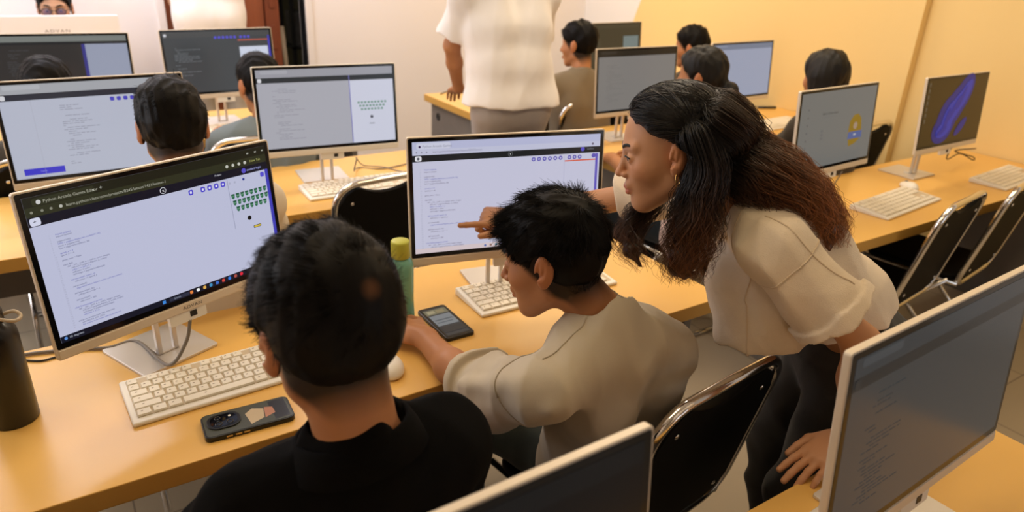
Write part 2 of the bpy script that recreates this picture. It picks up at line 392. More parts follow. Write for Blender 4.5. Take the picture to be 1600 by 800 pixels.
LAV = (184, 187, 212); INK = (88, 92, 128); PUR = (86, 78, 190); ORG = (205, 92, 66)
CODE = ['import pygame', 'import random', '', 'pygame.init()', 'WIN = pygame.display.set_mode((W, H))', 'clock = pygame.time', 'font = pygame.font(None, 36)', '',
        'speed_x = 4', 'speed_y = -4', '', 'game_over = False', '', 'class Ball:', '  def __init__(self, x, y, radius, color, image):', '    self.rect = pygame.Rect(x, y, radius)',
        '    self.x = x; self.y = y', '    self.color = color', '    self.image = pygame.load(image)', '', '  def move(self, speed_x):', '    self.rect.x += speed_x', '',
        '  def draw(self):', '    pygame.draw.circle(win, color, self.rect.center)', '', '  def bounce(self, dx):', '    self.speed_x = dx * -1', '', '  def reset(self):', '    self.rect.x = 300', '',
        'class Enemy(pygame.sprite):', '  def __init__(self, x, y, width, height, image):', '    self.rect = pygame.Rect(x, y, width, height)', '    self.image = pygame.load(image)', '    self.alive = True', '',
        'def draw_window(win, ball, enemies):', '  win.fill((255, 255, 255))', '  for enemy in enemies: enemy.draw(win)']
def code(d, u, v0, v1, dv, h, c=INK, lines=CODE):
    v = v0; k = 0
    while v < v1:
        s_ = lines[k % len(lines)]
        if s_:
            ind = len(s_) - len(s_.lstrip()); d.text(u + ind * 0.006, v + h, h, s_.strip(), c if k % 4 else (84, 88, 170))
        d.text(u - 0.022, v + h, h * 0.9, str(k + 1), (160, 162, 184)); v += dv; k += 1

def disp_main():
    d = Disp()
    d.r(0, 0, 1, 1, LAV, 0)
    d.r(0, 0, 1, 0.066, (30, 30, 20)); d.r(0, 0.066, 1, 0.128, (44, 46, 30)); d.r(0, 0.128, 1, 0.19, (17, 18, 32))
    d.rr(0.028, 0.014, 0.245, 0.062, (44, 46, 30)); d.disc(0.05, 0.040, 0.008, (200, 200, 200), 3)
    d.text(0.065, 0.050, 0.020, 'Python Arcade Games Editor', (165, 165, 150), 3); d.text(0.235, 0.050, 0.022, 'x', (190, 190, 180), 3); d.text(0.262, 0.050, 0.026, '+', (190, 190, 180), 3)
    for u in (0.02, 0.055, 0.085): d.disc(u, 0.098, 0.005, (130, 130, 115), 3)
    d.disc(0.118, 0.098, 0.006, (180, 180, 170), 3); d.text(0.135, 0.108, 0.020, 'learn.python/classroom/projects/0245/lesson/1421/lesson-1', (165, 165, 150), 3)
    for u in (0.80, 0.83, 0.86, 0.89): d.disc(u, 0.098, 0.007, (190, 190, 180), 3)
    for u in (0.905, 0.945, 0.982): d.r(u, 0.028, u + 0.010, 0.038, (170, 170, 160), 3)
    d.text(0.915, 0.105, 0.018, 'New Tab', (170, 170, 100), 3)
    d.rr(0.006, 0.134, 0.042, 0.186, (205, 208, 228), 3); d.text(0.016, 0.172, 0.026, '+', (40, 42, 60), 4)
    d.disc(0.50, 0.160, 0.013, (220, 220, 230), 3); d.disc(0.50, 0.160, 0.0112, (17, 18, 32), 4); d.text(0.496, 0.170, 0.022, 'x', (230, 230, 235), 5)
    d.text(0.735, 0.152, 0.014, 'Project', (205, 205, 215), 3)
    d.disc(0.878, 0.160, 0.011, PUR, 3); d.text(0.893, 0.168, 0.018, 'student login', (170, 175, 235), 3)
    for k, u in enumerate((0.605, 0.66, 0.692, 0.724, 0.756)):
        d.rr(u, 0.205, u + 0.021, 0.245, (74, 66, 196), 2); d.rr(u + 0.006, 0.216, u + 0.015, 0.234, (214, 214, 240), 3)
    d.rr(0.958, 0.205, 0.978, 0.243, (84, 76, 200), 2); d.disc(0.870, 0.225, 0.006, (50, 60, 140), 2)
    for u in (0.80, 0.825): d.disc(u, 0.232, 0.005, (165, 168, 192), 2)
    d.r(0.788, 0.20, 0.7905, 0.60, (140, 144, 170), 2)
    d.r(0.984, 0.19, 1.0, 0.955, (64, 62, 175), 2)
    code(d, 0.075, 0.265, 0.925, 0.0163, 0.0112)
    # the arcade picture: rows of green pails, a ball and a bat
    for row, (n, u0) in enumerate(((8, 0.796), (8, 0.800), (7, 0.812))):
        for k in range(n):
            u = u0 + k * 0.0235; v = 0.325 + row * 0.053
            d.p([(u, v), (u + 0.018, v), (u + 0.0165, v + 0.026), (u + 0.012, v + 0.036), (u + 0.006, v + 0.036), (u + 0.0015, v + 0.026)], (44, 104, 74), 2)
            d.r(u, v - 0.004, u + 0.018, v + 0.004, (30, 78, 56), 3); d.r(u + 0.004, v + 0.012, u + 0.007, v + 0.018, (150, 190, 160), 3); d.r(u + 0.011, v + 0.012, u + 0.014, v + 0.018, (150, 190, 160), 3)
    d.disc(0.868, 0.545, 0.0105, (14, 14, 18), 2)
    d.rr(0.882, 0.618, 0.922, 0.640, (20, 20, 16), 2); d.rr(0.8845, 0.622, 0.9195, 0.636, (205, 180, 70), 3)
    d.r(0, 0.955, 1, 1, (20, 22, 36), 2)
    d.text(0.03, 0.982, 0.015, '30 degrees', (170, 175, 190), 3); d.disc(0.018, 0.975, 0.006, (90, 140, 210), 3)
    for k, c in enumerate(((60, 130, 210), (190, 190, 200), (60, 120, 200), (200, 200, 205), (225, 130, 60), (240, 240, 240), (220, 170, 80), (60, 140, 190), (60, 110, 200), (210, 70, 60), (50, 120, 220), (170, 80, 70), (220, 40, 60))):
        u = 0.40 + k * 0.031
        if k == 0: d.r(u, 0.966, u + 0.014, 0.991, c, 3)
        elif k == 1: d.rr(u, 0.966, u + 0.09, 0.991, (44, 48, 66), 3); d.text(u + 0.02, 0.984, 0.014, 'Search', (150, 155, 170), 4)
        elif k > 3: d.rr(u, 0.966, u + 0.014, 0.991, c, 3)
    return d
def disp_second():
    d = Disp(); d.r(0, 0, 1, 1, (191, 191, 212), 0)
    d.r(0, 0, 1, 0.066, (176, 179, 208)); d.r(0, 0.066, 1, 0.115, (186, 188, 210)); d.r(0, 0.115, 1, 0.172, (30, 32, 34))
    d.rr(0.02, 0.01, 0.19, 0.064, (196, 198, 216)); d.disc(0.036, 0.042, 0.006, (60, 40, 80), 3); d.text(0.05, 0.050, 0.020, 'Python Arcade Games', (130, 130, 150), 3)
    for u in (0.02, 0.045, 0.07): d.disc(u, 0.09, 0.004, (140, 140, 160), 3)
    d.text(0.10, 0.098, 0.018, 'learn.python/classroom/lesson/0245/lesson', (130, 130, 150), 3)
    d.rr(0.012, 0.121, 0.044, 0.166, (215, 215, 222), 3); d.disc(0.028, 0.144, 0.007, (90, 90, 100), 4)
    d.disc(0.50, 0.144, 0.012, (120, 122, 125), 3); d.disc(0.50, 0.144, 0.0105, (30, 32, 34), 4); d.disc(0.50, 0.144, 0.003, (200, 200, 200), 5)
    d.disc(0.90, 0.135, 0.011, PUR, 3); d.text(0.925, 0.142, 0.016, 'student', (120, 122, 130), 3); d.disc(0.957, 0.09, 0.006, (100, 90, 110), 3)
    for u in (0.626, 0.656, 0.686, 0.716, 0.746, 0.776, 0.826, 0.855, 0.884):
        d.disc(u, 0.205, 0.011, (92, 84, 170), 2); d.disc(u, 0.205, 0.005, (180, 178, 214), 3)
    d.disc(0.965, 0.200, 0.012, (92, 84, 170), 2)
    d.r(0.800, 0.231, 0.978, 0.243, ORG, 2); d.r(0.976, 0.18, 0.990, 0.96, (96, 84, 178), 2); d.r(0.797, 0.19, 0.799, 0.96, (168, 168, 196), 2)
    code(d, 0.055, 0.235, 0.945, 0.0208, 0.0125, (104, 96, 122))
    d.r(0, 0.955, 1, 1, (205, 190, 194), 2)
    for k in range(9): d.rr(0.36 + k * 0.03, 0.968, 0.372 + k * 0.03, 0.990, ((90, 110, 170), (150, 120, 110), (70, 130, 150))[k % 3], 3)
    return d
def disp_light(seed, top=(168, 168, 176), bar=None, body=(186, 188, 200), split=None, button=False, ink=(140, 142, 158), side=False, robots=False, iconc=None, dash_u=0.1, taskbar=None, icon=(205, 205, 210)):
    rd = random.Random(seed); d = Disp(); d.r(0, 0, 1, 1, body, 0); d.r(0, 0, 1, 0.10, top)
    d.rr(0.03, 0.01, 0.22, 0.055, tuple(min(255, c + 12) for c in top), 2)
    if bar: d.r(0, 0.10, 1, 0.165, bar); d.rr(0.008, 0.107, 0.035, 0.158, icon, 3)
    v = 0.24
    while v < 0.9:
        if rd.random() < 0.8: d.dashes(dash_u + rd.choice((0, 0.02, 0.04)), v, 0.007, rd.randint(1, 5), ink, 2, 0.05, rd)
        v += 0.022
    if side: d.r(0.155, 0.17, 0.157, 0.99, (165, 167, 182), 2)
    if button: d.r(0.045, 0.895, 0.26, 0.965, (64, 60, 190), 2); d.text(0.13, 0.938, 0.016, 'Submit', (150, 150, 230), 3)
    if split: d.r(split, 0.10, split + 0.006, 0.99, (110, 108, 176), 2); d.r(split + 0.006, 0.17, 1, 1, (198, 200, 216), 1)
    if robots:
        for row, n in enumerate((9, 8, 7)):
            for k in range(n):
                u = split + 0.055 + row * 0.012 + k * 0.026; d.rr(u, 0.45 + row * 0.045, u + 0.018, 0.478 + row * 0.045, (120, 150, 140) if robots == 1 else (52, 70, 66), 3)
        d.disc(split + 0.16, 0.66, 0.012, (70, 72, 84), 3); d.rr(split + 0.14, 0.745, split + 0.18, 0.756, (120, 122, 135), 3)
    if iconc:
        for k in range(6): d.rr(0.58 + k * 0.038, 0.185, 0.604 + k * 0.038, 0.23, iconc, 3)
    if taskbar: d.r(0, 0.955, 1, 1, taskbar, 3)
    return d
def disp_dark(seed, body=(62, 64, 66), top=(72, 72, 74), col=(98, 102, 106), right=None, icons=False, strip=False, code_=True):
    rd = random.Random(seed); d = Disp(); d.r(0, 0, 1, 1, body, 0); d.r(0, 0, 1, 0.09, top)
    v = 0.20
    while code_ and v < 0.75:
        if rd.random() < 0.75: d.dashes(0.08 + rd.choice((0, 0.015, 0.03)), v, 0.010, rd.randint(1, 6), col, 2, 0.05, rd)
        v += 0.028
    if icons:
        for k in range(9): d.rr(0.46 + k * 0.037 + (0.02 if k > 5 else 0), 0.085, 0.485 + k * 0.037 + (0.02 if k > 5 else 0), 0.125, (84, 78, 200), 3)
    if strip: d.r(0.68, 0.15, 0.975, 0.168, (190, 92, 72), 3); d.r(0.978, 0.09, 0.995, 0.97, (70, 62, 180), 3); d.rr(0.01, 0.03, 0.035, 0.075, (200, 200, 205), 3)
    if right: d.r(0.69, 0.27, 0.97, 0.92, right, 2)
    return d

m1 = monitor('large front-left monitor showing a white code editor and rows of green pails', 0.182, 1.564, 0.379, disp_main(), logo=True, base_rz=0.02)
m2 = monitor('monitor the woman points at, white code page with a black bar along its top', 0.991, 1.487, -0.229, disp_second(), base_rz=0.05, dx=0.035, dy=0.175)
m3 = monitor('white-framed monitor with pale code page in front of the empty black chair', 0.919, 2.669, -0.098, disp_light(3, (150, 150, 158), (44, 48, 52), (165, 165, 174), 0.66, robots=1, ink=(140, 140, 150)), frame='white', dy=0.22)
m4 = monitor('monitor showing a pale page with a blue button at its lower left', 0.140, 2.656, 0.032, disp_light(4, (160, 162, 168), (44, 46, 56), (176, 180, 196), button=True, side=True, iconc=(74, 70, 180), dash_u=0.30))
m5 = monitor('dark monitor at the far left with a bright column at its right side', 0.108, 3.847, -0.086, disp_dark(5, (52, 49, 48), (118, 122, 118), (70, 70, 72), code_=True))
m6 = monitor('dark grey code monitor in front of the doorway', 0.794, 3.900, 0.058, disp_dark(6, (66, 68, 70), (72, 72, 72), (108, 112, 116), (200, 206, 222), True, True))
m7 = monitor('grey monitor right of the standing man, dark strip along its top', 2.584, 2.743, -0.008, disp_light(7, (42, 36, 28), None, (122, 118, 114), ink=(110, 107, 104)))
m8 = monitor('dark olive monitor behind the boy in the khaki shirt', 3.320, 3.805, 0.072, disp_dark(8, (62, 56, 42), (66, 60, 46), (76, 72, 60), (110, 122, 120)))
m9 = monitor('blue-grey monitor against the yellow wall between the two girls', 3.418, 2.771, 0.040, disp_light(9, (112, 120, 138), None, (148, 154, 174), ink=(148, 154, 174)))
def disp_mascot():
    d = disp_light(10, (112, 112, 110), None, (118, 118, 118), ink=(112, 112, 112))
    d.m.clear(); d.r(0, 0, 1, 1, (106, 106, 103), 0)
    d.text(0.28, 0.305, 0.030, 'Build a Clicker Game', (62, 60, 58), 2); d.dashes(0.30, 0.335, 0.008, 6, (100, 100, 100), 2, 0.04)
    for k in range(7): d.rr(0.09, 0.2 + k * 0.1, 0.105, 0.225 + k * 0.1, (86, 86, 88), 2)
    for k in range(3): d.rr(0.285, 0.50 + k * 0.05, 0.315, 0.535 + k * 0.05, (98, 98, 98), 2)
    d.p([(0.69, 0.80), (0.66, 0.62), (0.67, 0.45), (0.72, 0.37), (0.78, 0.36), (0.83, 0.43), (0.85, 0.60), (0.83, 0.72), (0.78, 0.77)], (132, 104, 30), 2)
    d.r(0.665, 0.60, 0.86, 0.70, (74, 90, 138), 3); d.disc(0.755, 0.52, 0.028, (150, 128, 110), 3); d.rr(0.74, 0.63, 0.775, 0.66, (160, 160, 165), 4)
    return d
m10 = monitor('grey monitor right of the woman\'s hair, its page shows a yellow and blue picture', 2.609, 1.604, 0.051, disp_mascot())
def disp_flower():
    d = Disp(); d.r(0, 0, 1, 1, (58, 42, 18), 0)
    blob = lambda cx, cy, rx, ry, a, c, lv: d.p([(cx + rx * math.cos(t) * math.cos(a) - ry * math.sin(t) * math.sin(a), cy + 1.5 * (rx * math.cos(t) * math.sin(a) + ry * math.sin(t) * math.cos(a))) for t in [2 * PI * k / 28 for k in range(28)]], c, lv)
    for k, (cx, cy, rx, ry, a) in enumerate(((0.60, 0.30, 0.26, 0.13, -1.0), (0.50, 0.45, 0.30, 0.15, -0.9), (0.40, 0.62, 0.26, 0.16, -1.2), (0.35, 0.78, 0.17, 0.14, -0.4), (0.66, 0.78, 0.12, 0.045, -0.8))):
        blob(cx, cy, rx, ry, a, (32, 33, 104), 2 + k)
        if k < 4: blob(cx + 0.02, cy, rx * 0.75, ry * 0.55, a, (42, 50, 142), 7 + k); blob(cx - 0.01, cy + 0.02, rx * 0.5, ry * 0.2, a - 0.1, (34, 36, 122), 12 + k)
    for k in range(7): d.rr(0.02, 0.04 + k * 0.09, 0.04, 0.08 + k * 0.09, (92, 84, 70), 2); d.r(0.015, 0.088 + k * 0.09, 0.05, 0.096 + k * 0.09, (90, 82, 70), 2)
    return d
m11 = monitor('monitor at the right with a blue petal swirl on dark brown', 3.482, 1.597, 0.006, disp_flower())
m12 = monitor('large dark screen in the right foreground, seen close up', 1.055, 0.377, 0.038, disp_light(12, (44, 49, 53), (30, 33, 35), (49, 52, 54), ink=(45, 48, 50), icon=(36, 39, 41)), dx=0.135, dy=0.085)
m13 = monitor('near-black screen at the bottom edge in front of the boy in the beige shirt', 0.192, 0.380, 0.015, disp_dark(13, (9, 10, 12), (14, 16, 18), (14, 16, 18)))
d5 = Disp(); d5.r(0.66, 0.09, 1, 1, (146, 152, 172), 3); d5.r(0.645, 0.09, 0.672, 1, (58, 56, 128), 4); d5.r(0, 0.085, 1, 0.125, (40, 40, 42), 5)
for row, n in enumerate((9, 8, 6)):
    for k in range(n): d5.rr(0.72 + row * 0.012 + k * 0.026, 0.62 + row * 0.065, 0.738 + row * 0.012 + k * 0.026, 0.655 + row * 0.065, (60, 74, 74), 5)
d5.disc(0.82, 0.83, 0.012, (40, 42, 50), 5)
d5.build([c for c in m5.children if c.name.startswith('screen')][0])
# teacher's all-in-one seen from behind: pale back shell, printed name
t = thing('monitor', 'pale monitor back of the teacher with small printed name, in front of the bespectacled man', 'monitor', (0.105, 4.60, 0.80), 0)
f = MB(); f.prism(rrect(0.63, 0.36, 0.008, 5, 0, 0.27), -0.014, 0.012); f.build('housing', M['frame_white'], t, bevel=0.004)
f = MB(); f.prism(rrect(0.615, 0.335, 0.004, 4, 0, 0.275), 0.0125, 0.0145); f.build('screen', M['glass'], t)
cu = bpy.data.curves.new('t', 'FONT'); cu.body = 'ADVAN'; cu.size = 0.022; cu.align_x = 'CENTER'; cu.space_character = 1.3
o = bpy.data.objects.new('t', cu); COL.objects.link(o); dg = bpy.context.evaluated_depsgraph_get(); me = o.evaluated_get(dg).to_mesh(); f = MB()
f.add([(q.co.x * 1.3 + 0.02, -0.0150, q.co.y + 0.365) for q in me.vertices], [tuple(p.vertices) for p in me.polygons]); bpy.data.objects.remove(o)
f.build('logo', M['cable'], t)
f = MB(); f.prism(rrect(0.2, 0.19, 0.006), -0.05, -0.042, 'z'); f.build('stand_foot', M['silver'], t, bevel=0.001)
f = MB(); f.box((-0.03, -0.013, -0.043), (0.03, 0.0, 0.30)); f.build('stand_neck', M['silver'], t, bevel=0.002)
# ------------------------------------------------------------------ keyboards, mice
KEYROWS = [[1.0, None, 1, 1, 1, 1, None, 1, 1, 1, 1, None, 1, 1, 1, 1], [1] * 13 + [2], [1.5] + [1] * 12 + [1.5], [1.75] + [1] * 11 + [2.25], [2.25] + [1] * 10 + [2.75], [1.25, 1.25, 1.25, 6.25, 1.25, 1.25, 1.25, 1.25]]
def keyboard(label, x, y, rz, w=0.46, dpt=0.165, detail=True, z=0.75, group=None):
    """x, y = centre; front edge towards -y; slightly raised rear"""
    t = thing('keyboard', label, 'keyboard', (x, y, z), rz, group)
    f = MB(); sl = 0.012
    pr = [(-dpt / 2, 0), (dpt / 2, 0), (dpt / 2, 0.010 + sl), (-dpt / 2, 0.010)]
    f.prism([(p[0], p[1]) for p in pr], -w / 2, w / 2, 'x'); body = f.build('case', M['white'], t, bevel=0.004, seg=3)
    f = MB(); zt = lambda yy: 0.0104 + sl * (yy + dpt / 2) / dpt
    x0, x1, y0, y1 = -w / 2 + 0.012, w / 2 - 0.012, -dpt / 2 + 0.016, dpt / 2 - 0.008
    nav = 0.0 if not detail else 0.0
    pitch = (x1 - x0) / 18.6; rowh = (y1 - y0) / 6
    f.add([(x0, y0, zt(y0)), (x1, y0, zt(y0)), (x1, y1, zt(y1)), (x0, y1, zt(y1))], [(0, 1, 2, 3)])
    f.build('key_bed', M['keybed'], t)
    allk = MB()
    def cap(cx, cy, kw, kh, mb):
        g = 0.0016; a, b = kw / 2 - g, kh / 2 - g; zb = zt(cy); h = 0.0042; s_ = 0.0014
        mb.add([(cx - a, cy - b, zb), (cx + a, cy - b, zb), (cx + a, cy + b, zb), (cx - a, cy + b, zb),
                (cx - a + s_, cy - b + s_, zb + h), (cx + a - s_, cy - b + s_, zb + h), (cx + a - s_, cy + b - s_ * .4, zb + h + .0012), (cx - a + s_, cy + b - s_ * .4, zb + h + .0012)],
               [(0, 3, 2, 1), (4, 5, 6, 7), (0, 1, 5, 4), (1, 2, 6, 5), (2, 3, 7, 6), (3, 0, 4, 7)])
    for r, row in enumerate(KEYROWS):
        cy = y1 - (r + 0.5) * rowh; cx = x0; tot = sum(0.67 if k is None else k for k in row); sc_ = 15.0 / tot
        for k in row:
            kw = (0.67 if k is None else k) * pitch * sc_
            if k is not None:
                mb = MB() if detail else allk
                cap(cx + kw / 2, cy, kw, rowh, mb)
                if detail:
                    zz = zt(cy) + 0.0050; mb.cur = 1
                    mb.add([(cx + kw * .3, cy + .001, zz + .0001), (cx + kw * .3 + .004, cy + .001, zz + .0001), (cx + kw * .3 + .004, cy + .0035, zz + .0003), (cx + kw * .3, cy + .0035, zz + .0003)], [(0, 1, 2, 3)])
                    mb.build('key', [M['key'], M['keyprint']], t)
            cx += kw
        for k in range(3):                         # navigation block at the right
            if r in (3,): continue
            if r == 4 and k != 1: continue
            mb = MB() if detail else allk; cap(x0 + pitch * (15.5 + k), cy, pitch, rowh, mb)
            if detail: mb.build('key', M['key'], t)
    if not detail: allk.build('keys', M['key'], t)
    return t
def mouse(label, x, y, rz, z=0.75):
    t = thing('mouse', label, 'mouse', (x, y, z), rz)
    f = MB(); n = 20; prof = [(0.0, 0.0), (0.030, 0.0), (0.033, 0.006), (0.032, 0.015), (0.025, 0.026), (0.014, 0.032), (0.0, 0.034)]
    vs = []; fs = []
    for r, z_ in prof[1:-1]:
        for k in range(n):
            a = 2 * PI * k / n; vs.append((r * math.cos(a), 1.75 * r * math.sin(a) * (1 + 0.06 * math.sin(a)), z_ * (1 - 0.18 * math.sin(a))))
    for i in range(4):
        for k in range(n): fs.append((i * n + k, i * n + (k + 1) % n, (i + 1) * n + (k + 1) % n, (i + 1) * n + k))
    fs.append(tuple(range(n))[::-1]); vs.append((0, 0, 0.0345)); fs += [(4 * n + k, 4 * n + (k + 1) % n, 5 * n) for k in range(n)]
    f.add(vs, fs); f.build('shell', M['white'], t, smooth=True, sub=1)
    f = MB(); f.tube([(-0.004, 0.028, 0.0262), (0.004, 0.028, 0.0262)], 0.006, 14); f.build('scroll_wheel', M['cable'], t, smooth=True)
    f = MB(); f.tube([(0, 0.055, 0.018), (0, 0.03, 0.0265), (0, 0.0, 0.0335)], 0.0006, 6); f.build('button_gap', M['cable'], t)
    return t
def sit_on(o, corner_a, corner_b): pass
keyboard('keyboard in the foreground beside the lying phone, below the pail-game monitor', 0.262, 1.490, 0.045, 0.475, 0.162)
keyboard('keyboard under the pointed-at monitor, half hidden by the boy in beige', 1.135, 1.538, -0.025, 0.475, 0.165)
keyboard('keyboard on the second desk beside the empty black chair', 1.02, 2.655, -0.02, 0.46, 0.16, False)
keyboard('keyboard on the wall-side desk right of the woman, mouse at its end', 2.955, 1.487, 0.09, 0.48, 0.165, False)
keyboard('keyboard at the right edge of the photo below the blue swirl monitor', 3.86, 1.455, 0.07, 0.46, 0.165, False)
keyboard('keyboard on the desk of the two girls, left of the pale hand', 3.72, 2.71, 0.05, 0.46, 0.16, False)
keyboard('keyboard on the far left desk before the boy in the blue-grey shirt', 0.80, 3.80, 0.02, 0.46, 0.15, False)
mouse('white mouse at the right of the black-shirted boy\'s head', 0.572, 1.345, -0.25)
mouse('white mouse at the end of the keyboard on the wall-side desk', 3.232, 1.590, -0.5)
mouse('white mouse on the desk corner by the standing man\'s hand', 2.36, 3.92, 0.5)

# ------------------------------------------------------------------ chairs
def chair_loop(wd, ht, r, z0, y0, tilt):
    pts = []
    for px, pz in rrect(wd, ht, r, 7, 0, 0): pts.append((px, y0 - math.sin(tilt) * (pz + ht / 2), z0 + math.cos(tilt) * (pz + ht / 2)))
    return pts
def make_chair():
    t = bpy.data.objects.new('folding_chair', None); COL.objects.link(t); t.empty_display_size = 0.05
    tl = 0.22; W_, H_ = 0.43, 0.48; z0, y0 = 0.41, -0.18
    f = MB(); f.tube(chair_loop(W_, H_, 0.085, z0, y0, tl), 0.0125, 12, closed=True); f.build('back_frame', M['chrome'], t, smooth=True)
    # panel with a shallow dip along its top edge
    out = []
    a = W_ / 2 - 0.014; 
    out += [(-a + 0.06, 0.028), (a - 0.06, 0.028), (a - 0.02, 0.045), (a, 0.085), (a, H_ - 0.09), (a - 0.025, H_ - 0.04), (a - 0.06, H_ - 0.018)]
    for k in range(9): u = -1 + 2 * k / 8; out.append((-u * (a - 0.085), H_ - 0.020 - 0.030 * (1 - u * u)))
    out += [(-a + 0.06, H_ - 0.018), (-a + 0.025, H_ - 0.04), (-a, H_ - 0.09), (-a, 0.085), (-a + 0.02, 0.045)]
    f = MB(); f.prism(out, -0.010, 0.012); p = f.build('backrest', M['blackmat'], t, bevel=0.003); p.location = (0, y0, z0); p.rotation_euler = (tl, 0, 0)
    for bx in (-0.15, 0.15):
        for bz in (0.075, H_ - 0.075):
            f = MB(); f.lathe([(0.0075, 0), (0.0075, 0.001), (0.005, 0.003), (0.0, 0.0035)], 14); b = f.build('bolt', M['chrome'], p, smooth=True); b.location = (bx, -0.0105, bz); b.rotation_euler = (PI / 2, 0, 0)
    f = MB(); f.prism(rrect(0.42, 0.40, 0.05, 6, 0, 0.02), 0.425, 0.455, 'z'); f.build('seat', M['blackmat'], t, bevel=0.012, seg=3)
    for sx in (-0.2, 0.2):
        f = MB(); f.tube([(sx, -0.19, 0.42), (sx, 0.24, 0.42)], 0.010, 8); f.build('seat_rail', M['chrome'], t, smooth=True)
        f = MB(); f.tube([(sx, -0.15, 0.43), (sx, 0.24, 0.012)], 0.011, 10); f.build('leg', M['chrome'], t, smooth=True)
        f = MB(); f.tube([(sx * 0.92, 0.18, 0.43), (sx * 0.92, -0.26, 0.012)], 0.011, 10); f.build('leg', M['chrome'], t, smooth=True)
    for yy in (0.24, -0.26):
        f = MB(); f.tube([(-0.205 if yy > 0 else -0.19, yy, 0.0125), (0.205 if yy > 0 else 0.19, yy, 0.0125)], 0.0115, 10); f.build('foot_bar', M['chrome'], t, smooth=True)
    return t
CH = None
def chair(label, x, y, rz):
    global CH
    if CH is None: CH = make_chair(); c = CH
    else: c = copy_tree(CH)
    c.location = (x, y, 0); c.rotation_euler = (0, 0, rz)
    return tag(c, label, 'chair', 'black folding chairs with chrome frames')
chair('black chrome-framed chair behind the boy in the beige shirt', 1.055, 1.065, 0.11)
chair('empty black chair left of the pointed-at monitor, its top bar bright', 0.985, 2.64, 0.12)
chair('black folding chair at the wall-side desk, nearest the woman', 2.845, 1.47, 0.13)
chair('black folding chair at the wall-side desk, at the right edge', 3.36, 1.47, 0.13)
chair('black chair under the boy in the black shirt', 0.28, 0.895, 0.05)
chair('black chair under the boy with the grey collar at the second desk', 0.27, 2.13, 0.0)
chair('black chair behind the boy in the blue-grey shirt', 0.76, 3.40, 0.0)
chair('black chair behind the person half hidden at the far left', -0.02, 3.40, 0.0)
chair('black chair behind the boy in the khaki shirt', 2.66, 3.47, 0.0)
chair('black chair behind the girl with the ponytail', 2.45, 2.25, 0.0)
chair('black chair behind the girl with the bobbed hair', 3.10, 2.28, 0.0)
chair('black chair pushed to the girls\' desk near the yellow wall', 3.78, 2.42, 0.05)
chair('black chair under the person in front of the blue-grey monitor', 3.46, 3.47, 0.0)

# ------------------------------------------------------------------ phones, bottles, small things
def phone(label, x, y, rz, case, face, cam_bump):
    t = thing('phone', label, 'phone', (x, y, 0.75), rz)
    f = MB(); f.prism(rrect(0.085, 0.176, 0.012, 6), 0.0, 0.0095, 'z'); f.build('case', case, t, bevel=0.002, seg=3)
    return t
M['case'] = mat('grey_green_case', (0.075, 0.08, 0.062), 0.25)
M['casedark'] = mat('dark_case', (0.008, 0.008, 0.008), 0.28)
M['lens'] = mat('lens_glass', (0.004, 0.004, 0.006), 0.05)
M['gold'] = mat('gold_button', (0.55, 0.36, 0.12), 0.3, metal=0.7)
# phone lying face down: camera island to the left
t = thing('phone', 'phone lying face down in a grey-green case in front of the keyboard', 'phone', (0.235, 1.312, 0.75), PI / 2 - 0.055)
f = MB(); f.prism(rrect(0.084, 0.178, 0.013, 6), 0.0, 0.0115, 'z'); f.build('case', M['casedark'], t, bevel=0.002, seg=3)
f = MB(); f.prism(rrect(0.077, 0.171, 0.010, 6), 0.0112, 0.0119, 'z'); f.build('back_cover', M['case'], t)
f = MB(); f.prism(rrect(0.052, 0.066, 0.022, 8, 0.004, 0.047), 0.0118, 0.0150, 'z'); ci = f.build('camera_island', M['casedark'], t, bevel=0.0012)
f = MB(); f.prism(rrect(0.041, 0.053, 0.017, 8, 0.004, 0.047), 0.0150, 0.0156, 'z'); f.build('lens_cover', M['lens'], ci)
for lx, ly, r in ((-0.006, 0.058, 0.0075), (-0.006, 0.036, 0.0075), (0.014, 0.058, 0.0065)):
    f = MB(); f.lathe([(r, 0), (r, 0.0006), (r * 0.6, 0.0008), (0, 0.0006)], 18, (lx, ly, 0.0156)); f.build('lens', M['lens'], ci, smooth=True)
f = MB(); f.lathe([(0.003, 0), (0.003, 0.0005), (0, 0.0006)], 12, (0.014, 0.034, 0.0156)); f.build('flash', M['white'], ci)
for yy in (0.044, 0.026, 0.010):
    f = MB(); f.box((-0.0435, yy - 0.006, 0.004), (-0.0415, yy + 0.006, 0.0075)); f.build('side_button', M['gold'], t, bevel=0.0006)
M['patch1'] = mat('cream_print', (0.55, 0.44, 0.30), 0.4); M['patch2'] = mat('peach_print', (0.48, 0.22, 0.15), 0.4); M['patch3'] = mat('dark_print', (0.02, 0.02, 0.024), 0.3)
pr = MB()
pr.cur = 0; pr.poly([(px, py, 0.01197) for px, py in ((-0.030, -0.002), (0.010, 0.004), (0.024, -0.012), (0.014, -0.034), (-0.018, -0.030))])
pr.cur = 1; pr.poly([(px, py, 0.01200) for px, py in ((-0.020, -0.032), (0.018, -0.036), (0.012, -0.052), (-0.010, -0.054))])
pr.cur = 2; pr.poly([(px, py, 0.01199) for px, py in ((-0.034, -0.050), (0.034, -0.046), (0.034, -0.080), (-0.032, -0.080))])
pr.build('case_print', [M['patch1'], M['patch2'], M['patch3']], t)
